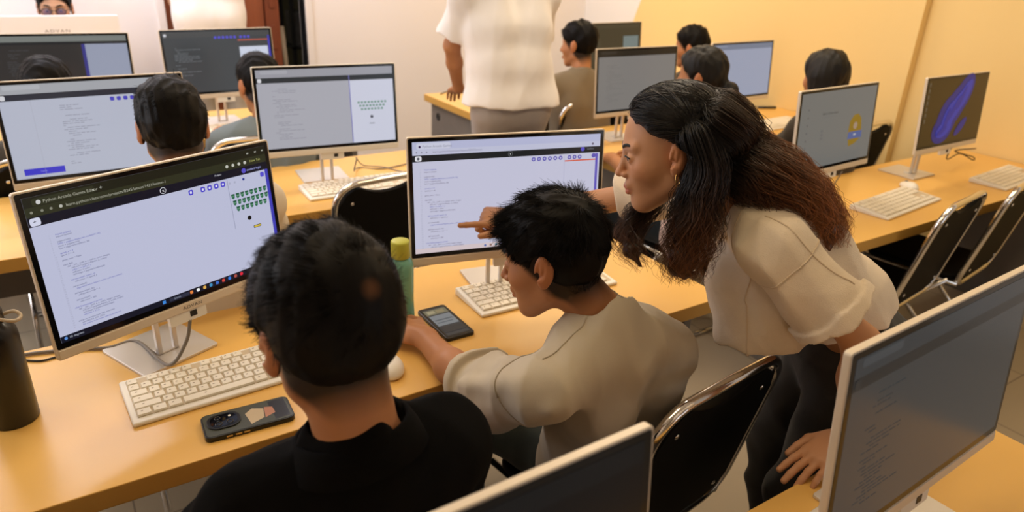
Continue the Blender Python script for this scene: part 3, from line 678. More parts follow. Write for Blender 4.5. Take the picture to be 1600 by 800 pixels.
# phone with its lit screen up, beside the keyboard of the boy in beige
t = thing('phone', 'phone lying screen up with a dim lit page, right of the green bottle', 'phone', (0.792, 1.482, 0.75), 0.0)
f = MB(); f.prism(rrect(0.084, 0.176, 0.010, 6), 0.0, 0.0105, 'z'); f.build('case', M['casedark'], t, bevel=0.002, seg=3)
f = MB(); f.prism(rrect(0.076, 0.168, 0.007, 6), 0.0104, 0.0109, 'z'); sc_ = f.build('screen', M['glass'], t)
pm = MB(); pmm = []
for (x0, y0, x1, y1, c) in ((-0.033, -0.076, 0.033, 0.076, (48, 50, 52)), (-0.033, 0.042, 0.033, 0.070, (104, 100, 78)), (-0.026, 0.048, -0.004, 0.064, (150, 140, 110)), (0.0, 0.048, 0.024, 0.064, (128, 116, 84)), (-0.031, -0.022, 0.031, 0.036, (112, 118, 122)), (-0.026, 0.006, 0.026, 0.012, (78, 84, 90)), (-0.026, -0.008, 0.020, -0.003, (84, 90, 96)), (-0.031, -0.06, 0.031, -0.03, (40, 42, 44))):
    pm.cur = len(pmm); pmm.append(em(c)); z_ = 0.0110 + 0.0001 * len(pmm); pm.quad((x0, y0, z_), (x1, y0, z_), (x1, y1, z_), (x0, y1, z_))
pm.build('display', pmm, sc_)
# green bottle
M['teal'] = mat('teal_plastic', (0.20, 0.50, 0.38), 0.12, trans=0.25, coat=0.4)
M['lime'] = mat('lime_cap', (0.52, 0.52, 0.06), 0.35)
t = thing('bottle', 'teal green plastic bottle with lime cap standing behind the black-haired boy', 'bottle', (0.690, 1.535, 0.75))
f = MB(); f.lathe([(0.030, 0), (0.033, 0.003), (0.0335, 0.03), (0.0325, 0.09), (0.0335, 0.15), (0.0335, 0.172), (0.031, 0.183), (0.025, 0.192), (0.020, 0.196), (0.019, 0.206)], 40); f.build('bottle_body', M['teal'], t, smooth=True)
f = MB(); f.lathe([(0.0235, 0.198), (0.0245, 0.200), (0.0245, 0.238), (0.0235, 0.242), (0.020, 0.2435), (0.0, 0.2435)], 40); f.build('cap', M['lime'], t, smooth=True)
# black thermos at the left edge
M['thermos'] = mat('black_thermos', (0.012, 0.010, 0.008), 0.32, coat=0.15)
t = thing('thermos', 'black metal thermos bottle at the left edge on the front desk', 'bottle', (-0.172, 1.552, 0.75))
f = MB(); f.lathe([(0.041, 0), (0.0435, 0.004), (0.0435, 0.19), (0.042, 0.205), (0.036, 0.218), (0.028, 0.226), (0.026, 0.228)], 40); f.build('bottle_body', M['thermos'], t, smooth=True)
f = MB(); f.lathe([(0.027, 0.228), (0.027, 0.250), (0.024, 0.254), (0, 0.254)], 32); f.build('cap', M['thermos'], t, smooth=True)
f = MB(); f.tube(spline([(0.026, 0.0, 0.238), (0.045, -0.01, 0.245), (0.055, -0.02, 0.237), (0.045, -0.03, 0.233), (0.02, -0.018, 0.236)], 6), 0.0035, 8); f.build('strap', M['patch1'], t, smooth=True)
f = MB(); p_ = on(1195, 168, 0.757); q_ = p_ + np.array([0.075, -0.03, 0]); f.tube([p_ - (q_ - p_) * 0.6, q_], 0.009, 8)
tag(f.build('marker_pen', M['patch3'], smooth=True), 'dark marker pen lying on the far desk under the blue-grey monitor', 'pen')

def cable(name, label, pts, r, m='cord', n=8):
    f = MB(); f.tube(spline(pts, n), r, 8); return tag(f.build(name, M[m], smooth=True), label, 'cable')
cable('monitor_cable', 'thick grey cable curling under the pail-game monitor to its port', [on(-60, 566, .755), on(20, 557, .755), on(60, 551, .755), on(131, 545, .755), on(170, 543, .756), on(215, 534, .758), np.array((0.125, 1.575, 0.775)), np.array((0.168, 1.562, 0.83)), np.array((0.184, 1.563, 0.884))], 0.0042, 'cable')
cable('power_cord', 'thin black cord lying behind the thermos at the left', [on(30, 562, .753), on(60, 564, .753), on(80, 560, .753), on(100, 552, .753), on(140, 525, .753)], 0.0025)
cable('power_cord', 'dark cord hanging to the floor behind the front desk at the left', [(-0.02, 1.86, 0.75), (-0.02, 1.90, 0.66), (-0.02, 1.93, 0.45), (0.06, 1.96, 0.3), (0.25, 2.0, 0.32), (0.35, 1.95, 0.5)], 0.004)
cable('monitor_cable', 'thin cable trailing right from the white-framed monitor', [(1.03, 2.70, 0.865), (1.03, 2.74, 0.80), on(560, 262, .754), on(600, 263, .754), on(650, 252, .754), on(700, 238, .754)], 0.0028, 'cable')
cable('monitor_cable', 'second thin cable on the desk right of the white-framed monitor', [on(556, 246, .80), on(568, 258, .754), on(600, 261, .754), on(640, 268, .754), on(690, 250, .754)], 0.0025, 'cable')
cable('power_cord', 'dark coiled cord with plug under the blue swirl monitor', [(3.58, 1.62, 0.90), (3.66, 1.66, 0.82), on(1500, 240, .80), on(1520, 250, .77), on(1520, 245, .79), on(1492, 236, .82), on(1525, 232, .84)], 0.003)
cable('power_cord', 'thin cord hanging below the grey monitor with the yellow picture', [(2.72, 1.62, 0.89), (2.73, 1.66, 0.80), on(1296, 284, .755), on(1262, 300, .755)], 0.0025, 'cable')
cable('mouse_cable', 'thin cable on the desk corner beside the standing man', [on(688, 147, .754), on(702, 142, .754), on(716, 143, .754), on(728, 147, .754)], 0.003)
cable('monitor_cable', 'thin cable hanging from the blue-grey monitor to the girls\' desk', [(3.42, 2.80, 0.90), (3.43, 2.86, 0.82), on(1175, 166, .755), on(1190, 168, .755)], 0.0025, 'cable')

# potted plant at the left edge by the teacher's table
t = thing('potted_plant', 'green leafy plant at the left edge beside the teacher\'s monitor', 'plant', (-0.27, 4.52, 0.75))
f = MB(); f.lathe([(0.05, 0), (0.065, 0.10), (0.07, 0.11), (0.062, 0.115), (0.06, 0.10), (0, 0.10)], 24); f.build('pot', M['white'], t, smooth=True)
M['leaf'] = mat('leaf_green', (0.05, 0.14, 0.05), 0.4, var=0.2)
for k in range(14):
    a = k * 2.4; l = 0.16 + 0.08 * ((k * 7) % 5) / 5; f = MB(); n = 8; vs = []; fs = []
    for i in range(n + 1):
        s_ = i / n; wd = 0.022 * math.sin(PI * min(1, s_ * 0.93 + 0.05)); r = l * s_ * 0.75; z_ = 0.10 + 0.30 * (0.5 + 0.5 * (k % 3) / 2) * s_ - 0.12 * s_ * s_
        c_, s2 = math.cos(a), math.sin(a); vs += [(r * c_ - wd * s2, r * s2 + wd * c_, z_), (r * c_, r * s2, z_ - 0.006), (r * c_ + wd * s2, r * s2 - wd * c_, z_)]
    for i in range(n): o3 = i * 3; fs += [(o3, o3 + 3, o3 + 4, o3 + 1), (o3 + 1, o3 + 4, o3 + 5, o3 + 2)]
    f.add(vs, fs); f.build('leaf', M['leaf'], t, smooth=True)
# ------------------------------------------------------------------ figures: smooth-union fields turned into one continuous surface
A = lambda *p: np.array(p, float)
def nz(v): v = np.array(v, float); return v / (np.linalg.norm(v) + 1e-12)
def rc(a, b, ra, rb, k=0.02, op='u'):
    a, b = np.array(a, float), np.array(b, float); ba = b - a; bb = max(ba @ ba, 1e-12)
    def f(P):
        pa = P - a.astype(np.float32); h = np.clip(pa @ ba.astype(np.float32) / np.float32(bb), 0, 1)
        return np.linalg.norm(pa - h[:, None] * ba.astype(np.float32), axis=1) - np.float32(ra) - h * np.float32(rb - ra)
    return dict(f=f, c=(a + b) / 2, r=math.sqrt(bb) / 2 + max(ra, rb), k=k, op=op)
def el(c, r, R=None, k=0.02, op='u'):
    c = np.array(c, float); r = np.array(r, np.float32); R = np.eye(3) if R is None else R; Rf = R.astype(np.float32)
    def f(P):
        q = (P - c.astype(np.float32)) @ Rf.T; k0 = np.linalg.norm(q / r, axis=1); k1 = np.linalg.norm(q / (r * r), axis=1) + 1e-6
        return np.where(k0 < 0.05, -r.min(), k0 * (k0 - 1) / k1)
    return dict(f=f, c=c, r=float(r.max()), k=k, op=op)
def half(p, n, k=0.004):
    p = np.array(p, np.float32); n = nz(n).astype(np.float32)
    return dict(f=lambda P: (P - p) @ n, c=None, r=0, k=k, op='i')
def capped(pr, p, n):                                # prim cut flat by a plane (keeps the side opposite to n)
    p = np.array(p, np.float32); n = nz(n).astype(np.float32); g = pr['f']
    return dict(pr, f=lambda P: np.maximum(g(P), (P - p) @ n))
def smin(a, b, k):
    if k <= 0: return np.minimum(a, b)
    h = np.clip(0.5 + 0.5 * (b - a) / k, 0, 1); return b + (a - b) * h - k * h * (1 - h)
def apply(D, d, pr):
    if pr['op'] == 'u': return smin(D, d, pr['k'])
    if pr['op'] == 's': return -smin(-D, d, pr['k'])
    return -smin(-D, -d, pr['k'])
def ev(prims, P):
    D = np.full(len(P), 1.0, np.float32)
    for q in prims: D = apply(D, q['f'](P).astype(np.float32), q)
    return D
def surf(prims, h, post=None, amp=0.0):
    U = [q for q in prims if q['op'] == 'u']
    lo = np.min([q['c'] - q['r'] for q in U], 0) - 3 * h - amp; hi = np.max([q['c'] + q['r'] for q in U], 0) + 3 * h + amp
    B = 8; nb = np.ceil((hi - lo) / (B * h)).astype(int); n = nb * B
    ax = [np.arange(nb[i]) * B * h + lo[i] + (B - 1) * h / 2 for i in range(3)]
    C = np.stack(np.meshgrid(*ax, indexing='ij'), -1).reshape(-1, 3).astype(np.float32)
    Dc = ev(prims, C); hd = B * h * 0.87
    kmax = max(q['k'] for q in prims)
    act = np.abs(Dc) < hd * 1.35 + 0.3 * kmax + amp
    D = np.repeat(np.repeat(np.repeat(np.where(Dc < 0, -1, 1).astype(np.float32).reshape(nb), B, 0), B, 1), B, 2)
    ia = np.nonzero(act)[0]
    o = (np.stack(np.meshgrid(*[np.arange(B)] * 3, indexing='ij'), -1).reshape(-1, 3) * h - (B - 1) * h / 2).astype(np.float32)
    Ca = C[ia]; V = np.full((len(ia), B ** 3), 1.0, np.float32)
    for q in prims:
        if q['c'] is None: m = np.arange(len(ia))
        else: m = np.nonzero(np.linalg.norm(Ca - q['c'], axis=1) < q['r'] + hd + q['k'] + 0.004)[0]
        for s in range(0, len(m), 400):
            mm = m[s:s + 400]
            P = (Ca[mm][:, None] + o[None]).reshape(-1, 3); V[mm] = apply(V[mm].reshape(-1), q['f'](P).astype(np.float32), q).reshape(-1, B ** 3)
    if post:
        for s in range(0, len(ia), 400):
            P = (Ca[s:s + 400][:, None] + o[None]).reshape(-1, 3); V[s:s + 400] += post(P).reshape(-1, B ** 3)
    bi = np.stack(np.unravel_index(ia, nb), 1) * B
    oi = np.stack(np.meshgrid(*[np.arange(B)] * 3, indexing='ij'), -1).reshape(-1, 3)
    I = bi[:, None] + oi[None]
    D[I[..., 0], I[..., 1], I[..., 2]] = V
    # surface nets
    neg = D < 0; cnt = np.zeros(n - 1, np.int8); sl = lambda a, d: a[d[0]:d[0] + n[0] - 1, d[1]:d[1] + n[1] - 1, d[2]:d[2] + n[2] - 1]
    cor = [(a, b, c) for a in (0, 1) for b in (0, 1) for c in (0, 1)]
    for d in cor: cnt += sl(neg, d)
    ci = np.stack(np.nonzero((cnt > 0) & (cnt < 8)), 1)
    idx = np.full(n - 1, -1, np.int32); idx[ci[:, 0], ci[:, 1], ci[:, 2]] = np.arange(len(ci))
    dv = {d: D[ci[:, 0] + d[0], ci[:, 1] + d[1], ci[:, 2] + d[2]] for d in cor}
    acc = np.zeros((len(ci), 3)); w_ = np.zeros(len(ci))
    for d in cor:
        for a_ in range(3):
            if d[a_] == 0:
                e = list(d); e[a_] = 1; e = tuple(e); x, y = dv[d], dv[e]; s = (x < 0) != (y < 0)
                t = np.where(s, x / np.where(s, x - y, 1), 0); p = np.tile(np.array(d, float), (len(ci), 1)); p[:, a_] += t
                acc[s] += p[s]; w_[s] += 1
    Vv = (ci + acc / w_[:, None]) * h + C.reshape(tuple(nb) + (3,))[0, 0, 0] - (B - 1) * h / 2
    F = []
    for a_ in range(3):
        b_, c_ = (a_ + 1) % 3, (a_ + 2) % 3
        s0 = [slice(1, n[i] - 1) for i in range(3)]; s0[a_] = slice(0, n[a_] - 1); s1 = list(s0); s1[a_] = slice(1, n[a_])
        n0, n1 = neg[tuple(s0)], neg[tuple(s1)]
        for flip in (0, 1):
            E = np.stack(np.nonzero((n0 & ~n1) if not flip else (~n0 & n1)), 1)
            E[:, b_] += 1; E[:, c_] += 1
            def cell(db, dc):
                q = E.copy(); q[:, b_] += db; q[:, c_] += dc; return idx[q[:, 0], q[:, 1], q[:, 2]]
            Q = np.stack([cell(-1, -1), cell(0, -1), cell(0, 0), cell(-1, 0)], 1)
            F.append(Q[:, ::-1] if flip else Q)
    F = np.concatenate(F); F = F[(F >= 0).all(1)]
    return Vv.astype(np.float32), F.astype(np.int32)
def mesh_np(name, V, F, m, parent=None, org=(0, 0, 0), smooth=True, col=None, relax=0):
    V = np.asarray(V, np.float32) - np.array(org, np.float32)
    if relax:
        for _ in range(relax):
            acc = np.zeros_like(V); c = np.zeros(len(V), np.float32)
            for i in range(4):
                a, b = F[:, i], F[:, (i + 1) % 4]
                np.add.at(acc, a, V[b]); np.add.at(c, a, 1)
                np.add.at(acc, b, V[a]); np.add.at(c, b, 1)
            V = 0.5 * V + 0.5 * acc / np.maximum(c, 1)[:, None]
    me = bpy.data.meshes.new(name); nv, nf, k = len(V), len(F), F.shape[1]
    me.vertices.add(nv); me.vertices.foreach_set('co', V.ravel()); me.loops.add(nf * k); me.polygons.add(nf)
    me.loops.foreach_set('vertex_index', F.ravel().astype(np.int32)); me.polygons.foreach_set('loop_start', np.arange(nf, dtype=np.int32) * k)
    me.update(calc_edges=True); me.polygons.foreach_set('use_smooth', np.full(nf, smooth))
    if col is not None:
        a = me.color_attributes.new('col', 'FLOAT_COLOR', 'POINT'); c4 = np.ones((nv, 4), np.float32); c4[:, :3] = col; a.data.foreach_set('color', c4.ravel())
    me.materials.append(m); me.validate()
    o = bpy.data.objects.new(name, me); COL.objects.link(o)
    if parent: o.parent = parent
    return o
def folds(amp, freq, seed, axis=(0, 0, 1), stretch=0.35):
    """broad irregular cloth folds; compressed across, drawn out along axis"""
    r = np.random.default_rng(seed); ax = nz(axis)
    W = []
    for k in range(8):
        d = nz(r.normal(size=3)); d = d - ax * (d @ ax) * (1 - stretch); W.append((d * freq * r.uniform(0.6, 2.6), r.uniform(0, 6.28), nz(r.normal(size=3)) * freq * 0.5, r.uniform(0.6, 1.6)))
    def f(P):
        s = 0
        for d, ph, d2, wq in W:
            v = np.sin(P @ d.astype(np.float32) + ph + wq * np.sin(P @ d2.astype(np.float32) + ph * 2)); s = s + (1 - 2 * np.abs(v)) * 0.5 + v * 0.3
        return (s * (-amp / 2.1) - amp * 0.22).astype(np.float32)
    return f

def skin(name, c): return mat(name, c, 0.46, spec=0.4, attr='col', bump=0.06, bscale=900)
M['skin'] = skin('skin', (0.45, 0.24, 0.14)); M['hair'] = mat('hair', (0.01, 0.008, 0.007), 0.5, attr='col', spec=0.12)
M['hairflat'] = mat('hair_black', (0.009, 0.0075, 0.0065), 0.5, spec=0.3, bump=0.5, bscale=160, stretch=(1, 1, 0.25))
M['eye'] = mat('eye_white', (0.72, 0.66, 0.62), 0.15); M['iris'] = mat('iris', (0.02, 0.010, 0.006), 0.08)
M['shoe'] = mat('dark_shoe', (0.03, 0.028, 0.026), 0.5)
SKIN = A(0.47, 0.208, 0.093)

HBLK = A(0.0055, 0.0044, 0.0038)
class Head:
    def __init__(s, c, F, U=(0, 0, 1), k=1.05):
        s.c = np.array(c, float); s.F = nz(F); U = np.array(U, float); s.U = nz(U - s.F * (U @ s.F)); s.L = np.cross(s.U, s.F); s.k = k
        s.R = np.array([s.F, s.L, s.U])
    def w(s, f, l, u): return s.c + s.k * (s.F * f + s.L * l + s.U * u)
    def loc(s, P): return ((np.asarray(P) - s.c) @ s.R.T) / s.k
    def rcl(s, a, b, ra, rb, k=0.01, op='u'): return rc(s.w(*a), s.w(*b), ra * s.k, rb * s.k, k, op)
    def ell(s, c, r, k=0.01, op='u', rot=None):
        R = s.R if rot is None else rot @ s.R
        return el(s.w(*c), np.array(r) * s.k, R, k, op)
    def prims(s, female=False, detail=True, closed=False):
        e = s.ell; r = s.rcl; p = []
        p.append(e((-0.012, 0, 0.035), (0.097, 0.076, 0.084), 0.0))
        p.append(e((0.020, 0, -0.020), (0.066, 0.064, 0.075), 0.03))
        for y in (1, -1):
            p.append(r((-0.002, y * 0.050, -0.058), (0.060, y * 0.020, -0.096), 0.017, 0.015, 0.03))
            p.append(e((0.052, y * 0.040, -0.026), (0.026, 0.022, 0.024), 0.025))
        p.append(e((0.048, 0, -0.066), (0.036, 0.034, 0.040), 0.03))
        p.append(e((0.066, 0, -0.100), (0.019, 0.020, 0.016), 0.02))
        if detail:
            for y in (1, -1):
                p.append(r((0.079, y * 0.010, 0.024), (0.066, y * 0.046, 0.026), 0.009, 0.007, 0.014))
                p.append(e((0.091, y * 0.032, 0.004), (0.015, 0.017, 0.011), 0.010, 's'))
                # lids over the eyeball
                p.append(e((0.0725, y * 0.032, 0.003), (0.0150, 0.0165, 0.0125), 0.004))
                if not closed: p.append(e((0.0905, y * 0.0325, 0.0022), (0.0095, 0.0140, 0.0070), 0.002, 's'))
            nl = 0.104 if female else 0.107
            p.append(r((0.081, 0, 0.016), (nl - 0.004, 0, -0.022), 0.0070, 0.0085, 0.010))
            p.append(e((nl, 0, -0.029), (0.0100, 0.0100, 0.0085), 0.006))
            for y in (1, -1): p.append(e((nl - 0.012, y * 0.0115, -0.033), (0.010, 0.0068, 0.0068), 0.005))
            for y in (1, -1): p.append(e((nl - 0.006, y * 0.0065, -0.041), (0.005, 0.0032, 0.004), 0.003, 's'))
            p.append(r((0.086, -0.012, -0.055), (0.086, 0.012, -0.055), 0.010, 0.010, 0.012))
            p.append(r((0.0935, 0, -0.0585), (0.083, 0.019, -0.0615), 0.0058, 0.0035, 0.004)); p.append(r((0.0935, 0, -0.0585), (0.083, -0.019, -0.0615), 0.0058, 0.0035, 0.004))
            p.append(r((0.0915, 0.006, -0.070), (0.082, 0.017, -0.066), 0.0068, 0.004, 0.004)); p.append(r((0.0915, -0.006, -0.070), (0.082, -0.017, -0.066), 0.0068, 0.004, 0.004))
            p.append(r((0.103, 0.0, -0.0645), (0.088, 0.021, -0.0645), 0.0016, 0.0012, 0.002, 's')); p.append(r((0.103, 0.0, -0.0645), (0.088, -0.021, -0.0645), 0.0016, 0.0012, 0.002, 's'))
        else:
            p.append(r((0.081, 0, 0.016), (0.103, 0, -0.027), 0.007, 0.011, 0.010)); p.append(r((0.088, -0.014, -0.064), (0.088, 0.014, -0.064), 0.009, 0.009, 0.008))
            for y in (1, -1): p.append(e((0.094, y * 0.032, 0.004), (0.013, 0.016, 0.009), 0.010, 's'))
        for y in (1, -1):                                 # ears
            ca, sa = math.cos(0.30 * y), math.sin(0.30 * y); rz = np.array([[ca, sa, 0], [-sa, ca, 0], [0, 0, 1]]); tilt = np.array([[math.cos(.2), 0, math.sin(.2)], [0, 1, 0], [-math.sin(.2), 0, math.cos(.2)]])
            R = tilt @ rz
            p.append(s.ell((-0.012, y * 0.081, -0.002), (0.019, 0.0095, 0.032), 0.006, 'u', R))
            p.append(s.ell((-0.004, y * 0.079, -0.028), (0.010, 0.007, 0.011), 0.006))
            if detail:
                p.append(s.ell((-0.007, y * 0.0925, 0.000), (0.0095, 0.0075, 0.019), 0.004, 's', R))
                p.append(s.ell((0.002, y * 0.085, -0.010), (0.006, 0.006, 0.008), 0.003, 's', R))
                p.append(s.ell((-0.010, y * 0.086, 0.006), (0.004, 0.004, 0.013), 0.004, 'u', R))
        return p
    def tint(s, V, base, fade=None):
        q = s.loc(V); c = np.tile(base, (len(V), 1)).astype(np.float32)
        def blob(ctr, rad, colr, a):
            d = np.linalg.norm((q - np.array(ctr)) / np.array(rad), axis=1); wgt = (np.clip(1.25 - d, 0, 0.5) * 2 * a)[:, None]
            c[:] = c * (1 - wgt) + np.array(colr) * wgt
        lip = base * A(0.95, 0.50, 0.62)
        blob((0.090, 0, -0.0645), (0.020, 0.021, 0.0115), lip, 0.85)
        for y in (1, -1):
            blob((0.060, y * 0.045, -0.022), (0.03, 0.025, 0.025), base * A(1.04, 0.88, 0.82), 0.5)
            blob((-0.012, y * 0.085, 0), (0.03, 0.02, 0.045), base * A(1.05, 0.84, 0.78), 0.6)
        blob((0.105, 0, -0.03), (0.02, 0.02, 0.018), base * A(1.03, 0.88, 0.84), 0.5)
        if fade is not None:                              # clipped hair thinning out to bare skin over the nape and temples
            lo, hi = fade; wgt = np.clip((q[:, 2] + 0.25 * q[:, 0] - lo) / (hi - lo), 0, 1); wgt = wgt * np.clip((0.030 - (q[:, 0] * 0.8 - q[:, 2] * 0.6)) / 0.012, 0, 1) * (np.abs(q[:, 1]) < 0.078)
            c = c * (1 - wgt[:, None] * 0.96) + HBLK * wgt[:, None] * 0.96
        return c
    def eyes(s, parent, org, gaze=(1, 0, 0)):
        for y in (1, -1):
            f = MB(); n = 20; R_ = 0.0118 * s.k; ctr = s.w(0.0735, y * 0.032, 0.003); g = nz(s.F * gaze[0] + s.L * gaze[1] + s.U * gaze[2]); a = nz(np.cross(g, s.U)); b = np.cross(a, g)
            rings = [0.0, 0.18, 0.26, 0.50, 0.56, 0.9, 1.3, 1.8]; vs = [ctr + g * R_ * 1.03]
            for t_ in rings[1:]:
                for k in range(n):
                    an = 2 * PI * k / n; vs.append(ctr + R_ * (g * math.cos(t_) * (1.03 if t_ < 0.5 else 1) + math.sin(t_) * (a * math.cos(an) + b * math.sin(an))))
            vs = [v - org for v in vs]; fs = [(0, 1 + k, 1 + (k + 1) % n) for k in range(n)]
            f.cur = 1; f.add(vs, fs); o0 = 1
            for i in range(len(rings) - 2):
                f.cur = 1 if rings[i + 1] < 0.5 else 0
                for k in range(n): f.f.append([1 + i * n + k, 1 + i * n + (k + 1) % n, 1 + (i + 1) * n + (k + 1) % n, 1 + (i + 1) * n + k]); f.mi.append(f.cur)
            f.build('eye', [M['eye'], M['iris']], parent, smooth=True)
    def lashes(s, parent, org):
        for y in (1, -1):
            f = MB(); f.tube(spline([s.w(q[0], y * q[1], q[2]) - org for q in ((0.0855, 0.0195, 0.0040), (0.0882, 0.0265, 0.0080), (0.0878, 0.0340, 0.0092), (0.0845, 0.0410, 0.0078), (0.0805, 0.0470, 0.0050))], 4), 0.0016, 6); f.build('eyelashes', M['hairflat'], parent, smooth=True)
    def brows(s, parent, org, thick=1.0):
        for y in (1, -1):
            pts = [s.w(0.0895, y * 0.012, 0.0235) - org, s.w(0.0875, y * 0.024, 0.0290) - org, s.w(0.080, y * 0.037, 0.0310) - org, s.w(0.062, y * 0.055, 0.0240) - org]
            f = MB(); P_ = spline(pts, 5); f.tube(P_, [0.0033 * thick * (0.5 + 0.6 * math.sin(PI * min(1, 0.15 + 0.8 * i / (len(P_) - 1)))) for i in range(len(P_))], 8)
            f.build('eyebrow', M['hairflat'], parent, smooth=True)

def hand(wr, d, n, side, curl=(0.3, 0.35, 0.4, 0.45), thumb=0.5, k=1.0, spread=0.06, thumb_in=0.5):
    """wr wrist, d finger direction, n the way the palm faces, side +1 left / -1 right; thumb leaves the side of the palm near its base"""
    d = nz(d); n = np.array(n, float); n = nz(n - d * (n @ d)); t = np.cross(d, n) * (-side)          # t: towards the thumb
    wr = np.array(wr, float); p = []
    R = np.array([d, t, n])
    p.append(rc(wr - d * 0.01 * k, wr + d * 0.03 * k, 0.025 * k, 0.024 * k, 0.02))
    p.append(el(wr + d * 0.055 * k, np.array((0.050, 0.040, 0.0155)) * k, R, 0.012))
    for j in range(4): p.append(rc(wr + k * (d * 0.03 + t * (0.018 - 0.012 * j)), wr + k * (d * (0.094 - 0.004 * abs(j - 1.2)) + t * (0.028 - 0.0188 * j)), 0.012 * k, 0.0098 * k, 0.010))
    Ls = (0.072, 0.080, 0.074, 0.058); rs = (0.0086, 0.0088, 0.0083, 0.0073)
    for j in range(4):
        b = wr + k * (d * (0.094 - 0.004 * abs(j - 1.2)) + t * (0.028 - 0.0188 * j)); sp = (1.5 - j) * spread; dd = nz(d + t * sp); ang = 0; cv = curl[j]
        for q, fr in enumerate((0.46, 0.30, 0.24)):
            ang += cv * (0.9, 1.15, 0.8)[q]; di = dd * math.cos(ang) + n * math.sin(ang); e = b + di * Ls[j] * fr * k
            p.append(rc(b, e, rs[j] * k * (1 - 0.06 * q), rs[j] * k * (1 - 0.06 * (q + 1)), 0.003 if q else 0.006)); b = e
    b = wr + k * (d * 0.028 + t * 0.026 + n * 0.004); di = nz(d * 0.72 + t * 0.75 * (1 - thumb_in * 0.4) + n * 0.25 * thumb); e = b + di * 0.040 * k
    p.append(rc(b, e, 0.0145 * k, 0.0115 * k, 0.012)); di2 = nz(d * 0.95 + t * 0.25 * (1 - thumb) + n * 0.35 * thumb); e2 = e + di2 * 0.030 * k
    p.append(rc(e, e2, 0.0108 * k, 0.0098 * k, 0.004)); p.append(rc(e2, e2 + nz(di2 + n * 0.2 * thumb) * 0.024 * k, 0.0098 * k, 0.0078 * k, 0.003))
    return p

def short_hair(H, top=0.012, back=0.0, line=0.0, noise=0.004, seed=1, low=-0.088, fringe=0.0):
    p = [H.ell((-0.014, 0, 0.042), (0.098 + top, 0.078 + top * 0.75, 0.084 + top), 0.0), H.ell((-0.040, 0, 0.012), (0.062 + top, 0.070 + top * 0.6, 0.076), 0.02)]
    if fringe: p.append(H.ell((0.062, 0, 0.072), (0.036, 0.052, 0.026 + fringe), 0.02))
    cut = H.w(0.074 + line, 0, 0.062); p.append(half(cut, H.F * 0.80 - H.U * 0.60, 0.012))
    p.append(half(H.w(-0.05, 0, low), -H.U * 0.9 + H.F * 0.45, 0.03))
    for y in (1, -1): p.append(H.ell((-0.004, y * 0.084, -0.010), (0.026, 0.022, 0.036), 0.006, 's'))
    return p
def strand_mesh(name, P, rad, col, parent, org, m):
    """P (N, n, 3) strands as thin three-sided tubes; col (N, n, 3)"""
    N, n, _ = P.shape; T = np.gradient(P, axis=1); T /= np.linalg.norm(T, axis=2, keepdims=True) + 1e-9
    ref = np.where(np.abs(T[..., 2:3]) < 0.9, A(0, 0, 1), A(1, 0, 0)); u = np.cross(T, ref); u /= np.linalg.norm(u, axis=2, keepdims=True) + 1e-9; v = np.cross(T, u)
    rr = np.array(rad)[None, :, None] if np.ndim(rad) == 1 else rad
    V = np.stack([P + rr * (math.cos(a) * u + math.sin(a) * v) for a in (0, 2.094, 4.189)], 2)
    ids = np.arange(N * n * 3).reshape(N, n, 3); F = []
    for k in range(3):
        a, b = ids[:, :-1, k], ids[:, :-1, (k + 1) % 3]; c, d = ids[:, 1:, (k + 1) % 3], ids[:, 1:, k]; F.append(np.stack([a, b, c, d], -1).reshape(-1, 4))
    return V.reshape(-1, 3), np.concatenate(F), np.repeat(col[:, :, None], 3, 2).reshape(-1, 3)
def sample(V, F, N, rg, keep=None):
    tri = np.concatenate([F[:, [0, 1, 2]], F[:, [0, 2, 3]]]); a, b, c = V[tri[:, 0]], V[tri[:, 1]], V[tri[:, 2]]; cr = np.cross(b - a, c - a); ar = np.linalg.norm(cr, axis=1)
    if keep is not None: ar = ar * keep((a + b + c) / 3)
    i = rg.choice(len(tri), N, p=ar / ar.sum()); r1, r2 = np.sqrt(rg.random(N)), rg.random(N)
    return a[i] * (1 - r1)[:, None] + b[i] * (r1 * (1 - r2))[:, None] + c[i] * (r1 * r2)[:, None], cr[i] / (ar[i][:, None] + 1e-12 if keep is None else np.linalg.norm(cr[i], axis=1, keepdims=True) + 1e-12)
